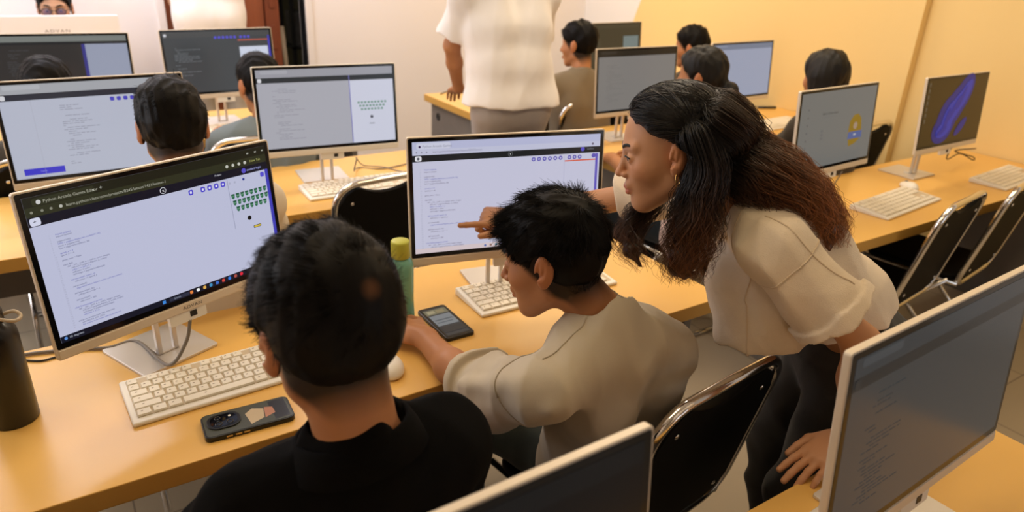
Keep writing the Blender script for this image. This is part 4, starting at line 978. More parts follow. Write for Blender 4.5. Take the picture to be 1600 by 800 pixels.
def grow_short(H, V, F, N, seed, length=0.03, bald=0.0, whorl=(-0.075, 0.0, 0.085), fwd=0.0, lift=0.45, n=5, r0=0.00055, side=0.35, messy=0.35):
    rg = np.random.default_rng(seed)
    keep = lambda P: np.clip(np.linalg.norm(H.loc(P) - np.array(whorl), axis=1) / max(bald, 1e-6) - 0.6, 0.02, 1) if bald else np.ones(len(P))
    R, Nn = sample(V, F, N, rg, keep); q = H.loc(R)
    sgn = np.sign(np.einsum('ij,ij->i', Nn, R - H.w(-0.01, 0, 0.03))); Nn = Nn * sgn[:, None]
    wv = R - H.w(*whorl); tg = wv - Nn * np.einsum('ij,ij->i', wv, Nn)[:, None]; tg /= np.linalg.norm(tg, axis=1, keepdims=True) + 1e-6
    tg = tg + H.F * fwd; tg = tg - Nn * np.einsum('ij,ij->i', tg, Nn)[:, None]; 
    ck = np.stack([np.sin(q @ (rg.normal(size=3) * 75) + rg.uniform(0, 6)) + np.sin(q @ (rg.normal(size=3) * 140) + rg.uniform(0, 6)) for _ in range(3)], 1); tg += ck * messy * 0.55 + rg.normal(size=tg.shape) * messy * 0.4
    # clumps
    topness = np.clip((q[:, 2] + 0.01) / 0.07, 0, 1); L_ = H.k * length * (side + (1 - side) * topness) * rg.uniform(0.6, 1.15, N)
    lf = lift * (0.35 + 0.65 * topness)
    P = np.zeros((N, n, 3)); P[:, 0] = R - Nn * 0.003
    d = tg + Nn * lf[:, None]; cur = rg.normal(size=(N, 3)) * 0.15
    for i in range(1, n):
        dd = d + cur * i / n - Nn * (0.25 * i / n) - A(0, 0, 0.12 * i / n); dd /= np.linalg.norm(dd, axis=1, keepdims=True); P[:, i] = P[:, i - 1] + dd * (L_ / (n - 1))[:, None]
    c = np.tile(HBLK, (N, n, 1)) * rg.uniform(0.6, 1.5, (N, 1, 1))
    return strand_mesh('hair', P, np.linspace(r0, r0 * 0.45, n), c, None, None, None)

class Body:
    """joint positions in metres; garments are fields of their own around the same joints"""
    def __init__(s, **kw):
        s.__dict__.update(kw); s.lat = nz(s.shL - s.shR); g = getattr(s, 'g', 1.0)
        hipdir = getattr(s, 'hipdir', s.lat); s.hl = nz(hipdir)
        s.hipL = s.pel + s.hl * 0.085 * g; s.hipR = s.pel - s.hl * 0.085 * g
        bend = getattr(s, 'bend', A(0, 0, 0))
        sp = lambda t: s.pel * (1 - t) + s.neck * t + bend * math.sin(PI * t)
        s.waist, s.chest, s.upper = sp(0.33), sp(0.66), sp(0.86)
    def torso(s, e=0.0, k=0.05, belly=0.0):
        g = getattr(s, 'g', 1.0); lw = lambda p, w, q: p + s.lat * w * q * g; hw = lambda p, w, q: p + s.hl * w * q * g; p = []
        for q in (1, -1):
            p.append(rc(hw(s.pel, 0.075, q), lw(s.waist, 0.060, q), 0.105 * g + e, 0.095 * g + e + belly, k)); p.append(rc(lw(s.waist, 0.060, q), lw(s.chest, 0.075, q), 0.095 * g + e + belly, 0.100 * g + e, k))
            sh = s.shL if q > 0 else s.shR
            p.append(rc(lw(s.chest, 0.075, q), lw(s.upper, 0.085, q), 0.100 * g + e, 0.078 * g + e, k)); p.append(rc(lw(s.upper, 0.07, q), sh, 0.070 * g + e, 0.052 * g + e, k))
            p.append(rc(s.neck, sh, 0.046 * g + e * 0.6, 0.046 * g + e * 0.6, k))
        return p
    def neckp(s, e=0.0, k=0.025):
        H = s.head; g = getattr(s, 'g', 1.0); return [rc(s.neck - nz(H.c - s.neck) * 0.03, H.w(-0.025, 0, -0.045), 0.058 * g + e, 0.053 * g + e, k)]
    def arm(s, q, e=0.0, k=0.02):
        sh, el_, wr = (s.shL, s.elL, s.wrL) if q > 0 else (s.shR, s.elR, s.wrR); g = getattr(s, 'ga', 1.0)
        return [rc(sh, el_, 0.034 * g + e, 0.039 * g + e, k), rc(el_, el_ * 0.62 + wr * 0.38, 0.038 * g + e, 0.039 * g + e, k), rc(el_ * 0.62 + wr * 0.38, wr, 0.038 * g + e, 0.0255 * g + e, k)]
    def sleeve(s, q, frac=0.62, r0=0.060, r1=0.072, k=0.03, drop=0.0):
        sh, e_ = (s.shL, s.elL) if q > 0 else (s.shR, s.elR); d = nz(e_ - sh); L_ = np.linalg.norm(e_ - sh); end = sh + d * L_ * frac - A(0, 0, drop)
        d2 = nz(end - sh)
        return [capped(rc(sh, end + d2 * 0.06, r0, r1, k), end, d2)], [dict(rc(end - d * 0.045, end + d * 0.10, 0.0, r1 - 0.007, 0.004, 's'))]
    def legs(s, e=0.0, k=0.03):
        p = []; g = getattr(s, 'g', 1.0)
        for hp, kn, an in ((s.hipL, s.knL, s.anL), (s.hipR, s.knR, s.anR)):
            p.append(rc(hp, kn, 0.080 * g + e, 0.058 * g + e, k)); p.append(rc(kn, an, 0.056 * g + e, 0.046 * g + e, k))
        return p
    def shoes(s, parent, org, fdir):
        for an in (s.anL, s.anR):
            base = A(an[0], an[1], 0.035); V, F = surf([rc(base - nz(fdir) * 0.04, base + nz(fdir) * 0.15, 0.036, 0.032, 0.02), rc(an, base, 0.045, 0.04, 0.03), half((0, 0, 0.001), (0, 0, -1))], 0.007)
            mesh_np('shoe', V, F, M['shoe'], parent, org)

def snap(prims, fo, P, off=0.0):
    P = np.array(P, np.float32)
    g = lambda X: ev(prims, X) + (fo(X) if fo else 0)
    for _ in range(8):
        d = g(P); e = 0.002; G = np.stack([g(P + np.eye(3, dtype=np.float32)[i] * e) - d for i in range(3)], 1) / e
        P = P - 0.9 * (d - off)[:, None] * G / (np.linalg.norm(G, axis=1, keepdims=True) ** 2 + 1e-3)
    return P
def seam(t, org, prims, fo, pts, m, r=0.0016, n=8, closed=False, name='seam'):
    P = snap(prims, fo, np.array(spline(pts, n)), 0.0004); f = MB(); f.tube([p - org for p in P], r, 6, closed=closed); return f.build(name, m, t, smooth=True)
def armhole(b, q, R, at_=0.10):
    sh, e_ = (b.shL, b.elL) if q > 0 else (b.shR, b.elR); d = nz(e_ - sh); return ring(sh + d * at_ * np.linalg.norm(e_ - sh), d, R, R, b.lat, 0, 36)
def cuff(b, q, f0, f1, r0, r1, extra=0.0035):
    sh, e_ = (b.shL, b.elL) if q > 0 else (b.shR, b.elR); d = nz(e_ - sh); L_ = np.linalg.norm(e_ - sh)
    rr = lambda f: r0 + (r1 - r0) * f / f1
    c = rc(sh + d * L_ * f0, sh + d * L_ * (f1 + 0.06), rr(f0) + extra, rr(f1 + 0.06) + extra, 0.002); g = c['f']; pA, pB, dd = [np.array(v, np.float32) for v in (sh + d * L_ * f0, sh + d * L_ * f1, d)]
    return dict(c, f=lambda P: np.maximum(np.maximum(g(P), (pA - P) @ dd), (P - pB) @ dd))
def ring(ctr, nrm, rx, ry, lat, r, n=28, a0=0, a1=2 * PI, sag=0.0):
    nrm = nz(nrm); a = nz(np.array(lat) - nrm * (np.array(lat) @ nrm)); b = np.cross(nrm, a)
    return [ctr + a * rx * math.cos(t) + b * ry * math.sin(t) + nrm * sag * math.sin(t) for t in np.linspace(a0, a1, n, endpoint=False)]
def cloth(name, c, rough=0.85, var=0.06, bump=0.25, bscale=700, sheen=0.15, vscale=6): return mat(name, c, rough, spec=0.12, var=var, vscale=vscale, bump=bump, bscale=bscale, sheen=sheen)
def person(label, org):
    t = bpy.data.objects.new('person', None); COL.objects.link(t); t.location = tuple(org); t.empty_display_size = 0.05
    return tag(t, label, 'person')
def body_mesh(t, org, prims, h, H, base=SKIN, post=None, fade=(-0.125, -0.075)):
    V, F = surf(prims, h, post); mesh_np('body', V, F, M['skin'], t, org, col=H.tint(V, base, fade))
def garment(t, org, name, prims, h, m, fo=None, amp=0.006, relax=1):
    V, F = surf(prims, h, fo, amp); return mesh_np(name, V, F, m, t, org, relax=relax)

# =================== the boy in the black shirt, seen from behind
org = A(0.27, 0.84, 0)
t = person('person in a black collared shirt, back to us, facing the large front-left monitor', org)
H = Head(at(512, 514, 0.905), (-0.10, 0.95, -0.30), k=0.985)
b = Body(head=H, neck=at(564, 712, 0.955), shL=at(388, 800, 0.95), shR=at(700, 695, 1.03), pel=A(0.29, 0.86, 0.54), g=0.92,
         elL=A(0.03, 0.93, 0.75), wrL=A(0.16, 1.13, 0.64), elR=A(0.50, 0.95, 0.76), wrR=A(0.42, 1.14, 0.64), knL=A(0.17, 1.25, 0.53), knR=A(0.42, 1.25, 0.53), anL=A(0.17, 1.22, 0.09), anR=A(0.42, 1.22, 0.09))
P = H.prims() + b.neckp(0.004) + b.arm(1) + b.arm(-1) + b.torso(-0.028)
P += hand(b.wrL, (0.4, 0.9, -0.15), (0, 0.1, -1), 1) + hand(b.wrR, (-0.4, 0.9, -0.15), (0, 0.1, -1), -1)
body_mesh(t, org, P, 0.0034, H, SKIN * 0.95); H.eyes(t, org); H.brows(t, org)
V, F = surf(short_hair(H, 0.018, low=-0.092, line=0.004), 0.0035, folds(0.0018, 60, 3, (0, 0, 1)), 0.003)
WH = np.array((-0.115, -0.012, 0.060)); qv = H.loc(V); WH = qv[np.argmin(np.linalg.norm(qv - WH, axis=1))]
S_ = grow_short(H, V, F, 24000, 11, 0.036, whorl=WH, bald=0.016, lift=0.05, messy=0.15, side=0.4, r0=0.00042)
Va = np.concatenate([V, S_[0]]); Fa = np.concatenate([F, S_[1] + len(V)]); wq = np.clip(1.3 - np.linalg.norm((qv - WH) / A(0.02, 0.012, 0.012), axis=1), 0, 1)[:, None]
ca = np.concatenate([np.tile(HBLK, (len(V), 1)) * (1 - wq) + SKIN * 0.2 * wq, S_[2]])
mesh_np('hair', Va, Fa, M['hair'], t, org, col=ca)
M['blackcloth'] = cloth('black_cotton', (0.003, 0.0026, 0.0024), 0.95, bump=0.3, sheen=0.0)
nk = nz(H.c - b.neck)
sl, cut1 = b.sleeve(1, 0.75, 0.060, 0.074, k=0.02); sr, cut2 = b.sleeve(-1, 0.75, 0.060, 0.074, k=0.02)
G = b.torso(0.014) + sl + sr + cut1 + cut2
G += [rc(b.neck - nk * 0.07 , b.neck + nk * 0.035, 0.080, 0.070, 0.03), rc(b.neck + nk * 0.055, b.neck + nk * 0.16, 0.055, 0.066, 0.006, 's')]
garment(t, org, 'shirt', G, 0.005, M['blackcloth'], folds(0.010, 17, 5, (0.3, 0.2, 1)))
# stand-up polo collar
f = MB(); n = 40; vs = []; fs = []
for i in range(n + 1):
    a = 2 * PI * (i / n) * 0.94 + PI / 2 + 0.19
    for (r_, z_) in ((0.061, -0.006), (0.064, 0.020), (0.066, 0.031), (0.071, 0.030), (0.078, 0.012), (0.086, -0.012)):
        c_ = b.neck + nk * (0.018 + z_) + b.lat * r_ * 1.10 * math.cos(a) + np.cross(nk, b.lat) * r_ * 1.02 * math.sin(a) * (-1)
        vs.append(c_ - org)
for i in range(n):
    for k in range(5): o_ = i * 6 + k; fs.append((o_, o_ + 6, o_ + 7, o_ + 1))
f.add(vs, fs); cl = f.build('collar', M['blackcloth'], t, smooth=True); so = cl.modifiers.new('solid', 'SOLIDIFY'); so.thickness = 0.002
M['denim_dark'] = cloth('dark_jeans', (0.012, 0.016, 0.020), 0.85)
garment(t, org, 'trousers', b.legs(0.008) + [rc(b.hipL, b.hipR, 0.105, 0.105, 0.04), half(b.pel + A(0, 0, 0.10), (0, 0, 1))], 0.008, M['denim_dark'], folds(0.005, 18, 6))
b.shoes(t, org, (0, 1, 0))

# =================== the boy in the beige t-shirt
org = A(1.0, 1.0, 0)
t = person('person with short black hair in a beige t-shirt, seated in profile at the front desk', org)
H = Head(at(862, 402, 1.38), (-0.56, 0.76, -0.27), (0.06, 0, 1), k=0.985)
b = Body(head=H, neck=at(955, 512, 1.415), shL=at(845, 610, 1.30), shR=at(1042, 545, 1.53), pel=A(0.99, 1.03, 0.54), g=0.87, bend=A(0.0, -0.02, 0.0),
         elL=A(0.668, 1.13, 0.800), wrL=A(0.682, 1.385, 0.788), elR=A(1.15, 1.16, 0.79), wrR=A(1.00, 1.17, 0.63), knL=A(0.80, 1.40, 0.53), knR=A(1.10, 1.42, 0.53), anL=A(0.80, 1.34, 0.09), anR=A(1.10, 1.36, 0.09))
P = H.prims(closed=True) + b.neckp(0.002) + b.arm(1) + b.arm(-1) + b.torso(-0.028)
P += hand(b.wrL, (-0.42, 0.88, 0.02), (0.25, 0, -1), 1, curl=(0.35, 0.45, 0.5, 0.55), k=1.02) + hand(b.wrR, (-0.6, 0.5, -0.2), (0, 0.1, -1), -1)
body_mesh(t, org, P, 0.0027, H, SKIN * 0.98); H.eyes(t, org, (0.9, 0, -0.5)); H.brows(t, org, 1.1)
V, F = surf(short_hair(H, 0.012, low=-0.072, line=0.004, fringe=0.005), 0.0032, folds(0.0022, 60, 4, (0, 0, 1)), 0.004)
S_ = grow_short(H, V, F, 22000, 12, 0.032, whorl=(-0.07, 0.015, 0.085), lift=0.26, messy=0.42, side=0.22, fwd=0.05, r0=0.00042)
# short clipped hair fading out over the nape
Vb, Fb = surf([H.ell((-0.012, 0, 0.035), (0.099, 0.078, 0.086), 0.0), H.ell((-0.035, 0, -0.02), (0.062, 0.060, 0.075), 0.02), half(H.w(0.05, 0, 0), H.F * 0.9 - H.U * 0.5, 0.01), half(H.w(-0.05, 0, -0.105), -H.U, 0.01)], 0.005)
S2 = grow_short(H, Vb, Fb, 9000, 13, 0.009, lift=0.10, messy=0.4, side=1.0, n=3, r0=0.0003)
Va = np.concatenate([V, S_[0], S2[0]]); Fa = np.concatenate([F, S_[1] + len(V), S2[1] + len(V) + len(S_[0])]); ca = np.concatenate([np.tile(HBLK, (len(V), 1)), S_[2], S2[2]])
mesh_np('hair', Va, Fa, M['hair'], t, org, col=ca)
M['beige'] = cloth('beige_cotton', (0.54, 0.465, 0.355), 0.9, var=0.04, bump=0.3, bscale=900)
nk = nz(nz(H.c - b.neck) * 0.9 + A(0, 0, 0.5))
sl, cut1 = b.sleeve(1, 0.86, 0.062, 0.086, k=0.016, drop=0.012); sr, cut2 = b.sleeve(-1, 0.8, 0.062, 0.080, k=0.016)
G = b.torso(0.018, k=0.035, belly=0.004) + [rc(b.hipL * .9 + b.hipR * .1 - A(0, 0, 0.02), b.hipR * .9 + b.hipL * .1 - A(0, 0, 0.02), 0.118, 0.118, 0.05)] + sl + sr + cut1 + cut2
G += [rc(b.neck - nk * 0.07, b.neck + nk * 0.02, 0.078, 0.072, 0.03), rc(b.neck + nk * 0.052, b.neck + nk * 0.16, 0.056, 0.078, 0.006, 's'), half(b.pel - A(0, 0, 0.07), (0, 0, -1))]
# hem band of the sleeve, drawn folds from the armpit
nT = len(b.torso()) + 2
for p0, p1, r_ in ((b.shL + A(-0.02, -0.055, 0.0), b.shL * 0.3 + b.elL * 0.7 + A(-0.03, -0.06, -0.02), 0.008), (b.shL + A(-0.045, 0.0, 0.03), b.shL * 0.4 + b.elL * 0.6 + A(-0.07, 0.02, 0.02), 0.008)): G.insert(nT, rc(p0, p1, r_, r_ * 0.6, 0.03))
G.insert(len(G) - 6, cuff(b, 1, 0.76, 0.86, 0.062, 0.086, 0.003))
fB = folds(0.0105, 17, 9, (-0.2, 0.1, 1), 0.25); garment(t, org, 'shirt', G, 0.0042, M['beige'], fB, relax=1)
M['beige_seam'] = cloth('beige_seam', (0.45, 0.38, 0.285)); rg_ = armhole(b, 1, 0.075, 0.12); seam(t, org, G, fB, rg_ + rg_[:1], M['beige_seam'], n=2)
seam(t, org, G, fB, [b.neck + b.lat * 0.075 + A(0, 0, 0.03), b.neck * 0.5 + b.shL * 0.5 + A(0, 0, 0.06), b.shL + A(0, 0, 0.075)], M['beige_seam'])
M['jeans_green'] = cloth('faded_dark_jeans', (0.035, 0.045, 0.045), 0.85, var=0.25, vscale=9)
garment(t, org, 'trousers', b.legs(0.010) + [rc(b.hipL, b.hipR, 0.105, 0.105, 0.04), half(b.pel + A(0, 0, 0.10), (0, 0, 1))], 0.007, M['jeans_green'], folds(0.006, 20, 8))
b.shoes(t, org, (0, 1, 0))

# =================== the woman leaning in and pointing
org = A(1.45, 0.76, 0)
t = person('person with long wavy hair and cream shirt, leaning over and pointing at a monitor', org)
H = Head(at(1045, 236, 1.455), (-0.77, 0.64, -0.24), (0.06, 0.06, 1), k=1.0)
b = Body(head=H, neck=at(1145, 318, 1.50), shL=at(1212, 392, 1.375), shR=A(1.235, 1.115, 1.185), pel=at(1326, 538, 1.67), g=0.86, ga=0.86, hipdir=A(-0.50, -0.86, 0), bend=A(0.015, -0.01, 0.015),
         elL=at(1346, 535, 1.385), wrL=A(1.235, 0.590, 0.812), elR=A(1.110, 1.36, 1.075), wrR=A(0.985, 1.435, 1.035), knL=A(1.37, 0.74, 0.50), knR=A(1.46, 0.88, 0.50), anL=A(1.42, 0.70, 0.09), anR=A(1.52, 0.86, 0.09))
P = H.prims(True) + b.neckp(-0.008) + b.arm(1) + b.arm(-1) + b.torso(-0.03)
P += hand(b.wrL, (-0.90, 0.10, -0.30), (-0.1, 0.0, -1), 1, curl=(0.12, 0.15, 0.2, 0.25), k=0.96)
P += hand(b.wrR, (-0.86, 0.40, 0.06), (0.15, 0.30, -1), -1, curl=(0.03, 1.25, 1.35, 1.35), thumb=0.2, thumb_in=0.1, k=0.98)
body_mesh(t, org, P, 0.0026, H, A(0.53, 0.262, 0.132), fade=None); H.eyes(t, org, (1, 0.05, -0.12)); H.brows(t, org, 0.95); H.lashes(t, org)
f = MB(); f.tube([H.w(-0.006, 0.082, -0.030) - org + (H.L * 0.94 + H.F * 0.34) * 0.012 * math.sin(a) - H.U * (0.016 - 0.016 * math.cos(a)) for a in np.linspace(0, 2 * PI, 24, endpoint=False)], 0.0011, 8, closed=True)
M['goldm'] = mat('gold', (0.75, 0.48, 0.18), 0.2, metal=1); f.build('earring', M['goldm'], t, smooth=True)
# hair: dark cap and long strands falling in three streams, browner towards the tips
cap = [H.ell((-0.016, 0, 0.040), (0.104, 0.083, 0.088), 0.0), H.ell((-0.050, 0, -0.005), (0.066, 0.076, 0.088), 0.03), H.ell((-0.035, 0, 0.058), (0.08, 0.07, 0.072), 0.03)]
pl1, pl2, n1, n2 = [np.array(v, np.float32) for v in (H.w(0.064, 0, 0.074), H.w(-0.030, 0, 0), nz(H.F * 0.60 - H.U * 0.80), H.F)]
cap += [dict(f=lambda P: smin((P - pl1) @ n1, (P - pl2) @ n2, 0.02), c=None, r=0, k=0.010, op='i')]
for y in (1, -1): cap.append(H.ell((0.006, y * 0.086, -0.022), (0.030, 0.030, 0.046), 0.012, 's'))
guides = {
 'front': ([H.w(-0.045, 0.076, 0.045), H.w(-0.058, 0.092, -0.030), at(1090, 312, 1.38), at(1078, 366, 1.385), at(1066, 414, 1.39), at(1072, 446, 1.395)], [0.036, 0.042, 0.046, 0.048, 0.042, 0.026]),
 'back': ([H.w(-0.070, 0.045, 0.060), H.w(-0.118, 0.04, 0.015), at(1142, 240, 1.43), at(1200, 284, 1.415), at(1252, 322, 1.415), at(1288, 356, 1.41), at(1296, 392, 1.40)], [0.050, 0.052, 0.054, 0.056, 0.054, 0.044, 0.026]),
 'crown': ([H.w(-0.090, 0.0, 0.070), H.w(-0.130, 0.0, 0.02), at(1160, 235, 1.50), at(1215, 275, 1.49), at(1262, 318, 1.48), at(1304, 362, 1.47)], [0.050, 0.052, 0.052, 0.054, 0.048, 0.030]),
 'far': ([H.w(-0.015, -0.084, 0.01), H.w(0.0, -0.098, -0.07), at(988, 352, 1.56), at(985, 390, 1.55), at(1005, 425, 1.54)], [0.014, 0.022, 0.024, 0.024, 0.014]),
}
core = []
for nm, (pts, wd) in guides.items():
    for i in range(len(pts) - 1): core.append(rc(pts[i], pts[i + 1], wd[i] * 0.62, wd[i + 1] * (0.62 if i < len(pts) - 2 else 0.15), 0.02))
V, F = surf(cap + [], 0.004, folds(0.003, 70, 21, (0, 0, 1)), 0.004)
Vc, Fc = surf(core, 0.005, folds(0.006, 60, 22, (0.7, 0, -0.6)), 0.006)
rg = np.random.default_rng(31)
def hair_col(d): # distance along a strand from the scalp: black, then auburn tips
    k = (np.clip((d - 0.135) / 0.20, 0, 1) ** 1.3)[..., None]; return A(0.008, 0.006, 0.005) * (1 - k) + A(0.29, 0.098, 0.026) * k
R, Nn = sample(V, F, 12500, rg); q = H.loc(R); rr_ = R - H.w(-0.016, 0, 0.040); keepm = (q[:, 2] > -0.05) & (np.abs(np.einsum('ij,ij->i', Nn, rr_)) > 0.72 * np.linalg.norm(rr_, axis=1)); R, q = R[keepm], q[keepm]
allP = []; n = 26
for i in range(len(R)):
    f_, l_, u_ = q[i]
    if l_ > 0.005 and f_ > -0.06: nm = 'front' if rg.random() < 0.78 else 'back'
    elif l_ < -0.035 and -0.05 < f_ < 0.03: nm = 'far' if rg.random() < 0.5 else 'crown'
    else: nm = 'back' if l_ > -0.01 else 'crown'
    if nm == 'front' and rg.random() < 0.12: nm = 'back'
    pts, wd = guides[nm]; th = rg.uniform(0, 6.283); rad = math.sqrt(rg.random()) * rg.choice((1.0, 1.0, 1.15)); o1, o2 = math.cos(th) * rad, math.sin(th) * rad
    ctl = [R[i] + nz(R[i] - H.w(-0.02, 0, 0.03)) * 0.0005]; up_ = rg.uniform(0.99, 1.09)
    tgt = np.array(pts[0])
    for s in (0.2, 0.4, 0.6, 0.8):
        m_ = R[i] * (1 - s) + tgt * s; qq = H.loc(m_) - A(-0.018, 0, 0.035); kk = math.sqrt((qq[0] / 0.110) ** 2 + (qq[1] / 0.089) ** 2 + (qq[2] / 0.097) ** 2)
        if kk < up_: m_ = H.w(*(qq / kk * (up_ * (0.3 * s + 0.7 + 0.3 * (1 - s))) + A(-0.018, 0, 0.035)))
        ctl.append(m_)
    last = rg.uniform(0.72, 1.0)
    ph = 2.6 * o1 + 1.9 * math.floor(o2 * 2.2) + rg.normal() * 0.22 + len(nm)
    for j in range(len(pts)):
        tt = np.array(pts[min(j + 1, len(pts) - 1)]) - np.array(pts[max(j - 1, 0)]); a = nz(np.cross(tt, FWD)); b2 = np.cross(nz(tt), a)
        wv = 0.010 * max(0, j - 1) / len(pts) * 2
        ctl.append(np.array(pts[j]) + wd[j] * (a * o1 + b2 * o2) + a * wv * math.sin(ph + j * 1.9) + b2 * wv * math.cos(ph + j * 1.7))
    C_ = np.array(spline(ctl, 6)); C_ = C_[:max(8, int(len(C_) * last))]
    L_ = np.concatenate([[0], np.cumsum(np.linalg.norm(np.diff(C_, axis=0), axis=1))]); g_ = np.linspace(0, L_[-1], n)
    S1 = np.stack([np.interp(g_, L_, C_[:, k]) for k in range(3)], 1)
    # loose curls towards the tips
    e_ = np.clip((g_ - 0.17) / 0.15, 0, 1)[:, None]; S1 = S1 + e_ * 0.013 * (np.sin(ph + g_ * 56)[:, None] * RGT + np.cos(ph + g_ * 56)[:, None] * A(-0.5, 0.8, 0.2) * 0.7)
    q1 = H.loc(S1); vio = (S1 - pl1) @ n1.astype(float); bad = (vio > -0.004) & (q1[:, 0] > -0.035) & (q1[:, 2] > -0.03) & (np.abs(q1[:, 1]) < 0.12)
    S1[bad] -= n1 * (vio[bad] + 0.004)[:, None]
    qq = H.loc(S1) - A(-0.016, 0, 0.040); kk = np.sqrt(((qq / A(0.107, 0.086, 0.091)) ** 2).sum(1)); inn = (kk < 1.0) & (qq[:, 0] < 0.05) & (qq[:, 2] > -0.03)
    if inn.any(): S1[inn] = H.c + H.k * ((qq[inn] / kk[inn][:, None] * (1.0 + 0.02 * rg.random()) + A(-0.016, 0, 0.040)) @ H.R)
    q1 = H.loc(S1); vio = (S1 - pl1) @ n1.astype(float)
    if ((vio > 0.006) & (q1[:, 0] > -0.005) & (q1[:, 2] > -0.07) & (q1[:, 1] < 0.10) & (q1[:, 1] > -0.055)).any(): continue
    allP.append(S1)
allP = np.array(allP); dist = np.concatenate([np.zeros((len(allP), 1)), np.cumsum(np.linalg.norm(np.diff(allP, axis=1), axis=2), axis=1)], 1)
colr = hair_col(np.linalg.norm(allP - H.c, axis=2)) * rg.uniform(0.55, 1.55, (len(allP), 1, 1))
S_ = strand_mesh('hair', allP, np.concatenate([np.full(20, 0.0005), np.linspace(0.0005, 0.0002, 6)]), colr, None, None, None)
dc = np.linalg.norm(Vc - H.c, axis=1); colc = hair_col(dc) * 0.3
Va = np.concatenate([V, Vc, S_[0]]); Fa = np.concatenate([F, Fc + len(V), S_[1] + len(V) + len(Vc)]); ca = np.concatenate([np.tile(HBLK * 0.9, (len(V), 1)), colc, S_[2]])
M['hairlong'] = mat('long_hair', (0.01, 0.008, 0.007), 0.36, attr='col', spec=0.5)
mesh_np('hair', Va, Fa, M['hairlong'], t, org, col=ca)
M['cream'] = cloth('sheer_cream_linen', (0.76, 0.64, 0.49), 0.75, var=0.07, bump=0.5, bscale=420, vscale=14)
nk = nz(H.c - b.neck)
def wide_sleeve(q, frac, r0, r1):
    return b.sleeve(q, frac, r0, r1, 0.018)
sl, cut1 = wide_sleeve(1, 0.72, 0.062, 0.084); sr, cut2 = wide_sleeve(-1, 0.55, 0.066, 0.085)
hem = nz(b.pel - b.neck); hp1, hp2 = at(1112, 604, 1.46), at(1368, 498, 1.50); hn = nz(np.cross(hp2 - hp1, b.lat)); hn = hn * (-np.sign(hn[2]))
G = b.torso(0.018, k=0.035, belly=0.015) + [rc(b.hipL, b.hipR, 0.112, 0.112, 0.05)] 
# front of the loose shirt hangs down from the bent chest
fr = A(-0.80, 0.55, -0.10)
G += [rc(at(1150, 440, 1.54), at(1180, 640, 1.62), 0.070, 0.070, 0.05), rc(at(1150, 440, 1.64), at(1180, 640, 1.72), 0.070, 0.070, 0.05), rc(at(1200, 470, 1.52), at(1245, 640, 1.60), 0.080, 0.075, 0.05)]
dS = nz(b.elL - b.shL); LS = np.linalg.norm(b.elL - b.shL)
band = rc(b.shL, b.shL + dS * LS * 0.84, 0.0655, 0.092, 0.002); g0 = band['f']; pA = (b.shL + dS * LS * 0.60).astype(np.float32); pB = (b.shL + dS * LS * 0.72).astype(np.float32); d32 = dS.astype(np.float32)
band = dict(band, f=lambda P: np.maximum(np.maximum(g0(P), (pA - P) @ d32), (P - pB) @ d32))
G += sl + sr + [band] + cut1 + cut2 + [rc(b.neck + nk * 0.03, b.neck + nk * 0.16, 0.052, 0.064, 0.006, 's'), half(hp1, hn)]
for k, (p0, p1, r_) in enumerate(((b.shL + A(0.02, -0.04, -0.05), b.waist + b.lat * 0.17, 0.010), (b.chest + b.lat * 0.17, b.pel + b.lat * 0.16 + A(0.02, 0, 0.06), 0.009), (b.shL * 0.9 + b.elL * 0.1 + A(0, 0, 0.05), b.shL * 0.3 + b.elL * 0.7 + A(0.05, 0, 0.04), 0.010), (b.shL * 0.8 + b.elL * 0.2 - A(0.04, 0.03, 0.03), b.shL * 0.3 + b.elL * 0.7 - A(0.06, 0.0, 0.03), 0.010), (b.upper + b.lat * 0.10, b.waist + A(0.02, -0.02, 0.08), 0.008))):
    G.insert(len(b.torso()) + 1, rc(p0, p1, r_, r_ * 0.7, 0.03))
fC = folds(0.0085, 20, 14, (0.5, -0.3, -0.8), 0.2); garment(t, org, 'shirt', G, 0.004, M['cream'], fC, relax=1)
M['cream_seam'] = cloth('cream_seam', (0.68, 0.55, 0.40)); rg_ = armhole(b, 1, 0.080, 0.14); seam(t, org, G, fC, rg_ + rg_[:1], M['cream_seam'], n=2)
seam(t, org, G, fC, [at(1150, 300, 1.40), at(1142, 380, 1.42), at(1148, 460, 1.44), at(1165, 560, 1.48), at(1172, 590, 1.50)], M['cream_seam'])
seam(t, org, G, fC, [at(1195, 330, 1.36), at(1240, 375, 1.33), at(1285, 420, 1.33), at(1322, 455, 1.34)], M['cream_seam'])
f = MB(); n = 36; vs = []; fs = []
for i in range(n + 1):
    a = 2 * PI * (i / n) * 0.86 + 0.2
    for (r_, z_) in ((0.058, 0.0), (0.060, 0.022), (0.064, 0.030), (0.074, 0.020), (0.090, -0.008)):
        vs.append(b.neck + nk * (0.012 + z_) + b.lat * r_ * 1.08 * math.cos(a) + np.cross(nk, b.lat) * r_ * math.sin(a) - org)
for i in range(n):
    for k in range(4): o_ = i * 5 + k; fs.append((o_, o_ + 5, o_ + 6, o_ + 1))
f.add(vs, fs); cl = f.build('collar', M['cream'], t, smooth=True); so = cl.modifiers.new('solid', 'SOLIDIFY'); so.thickness = 0.0015
M['charcoal'] = cloth('charcoal_jeans', (0.042, 0.039, 0.035), 0.85, var=0.2, vscale=10)
garment(t, org, 'trousers', b.legs(0.020) + [rc(b.hipL + b.hl * 0.080, b.knL + b.hl * 0.066, 0.006, 0.006, 0.005), rc(b.hipL, b.hipR, 0.112, 0.112, 0.05), rc(b.pel, b.pel + (b.waist - b.pel) * 0.5, 0.11, 0.10, 0.05), half(b.pel - hem * 0.08, -hem)], 0.006, M['charcoal'], folds(0.012, 20, 16))
b.shoes(t, org, (-0.8, 0.5, 0))

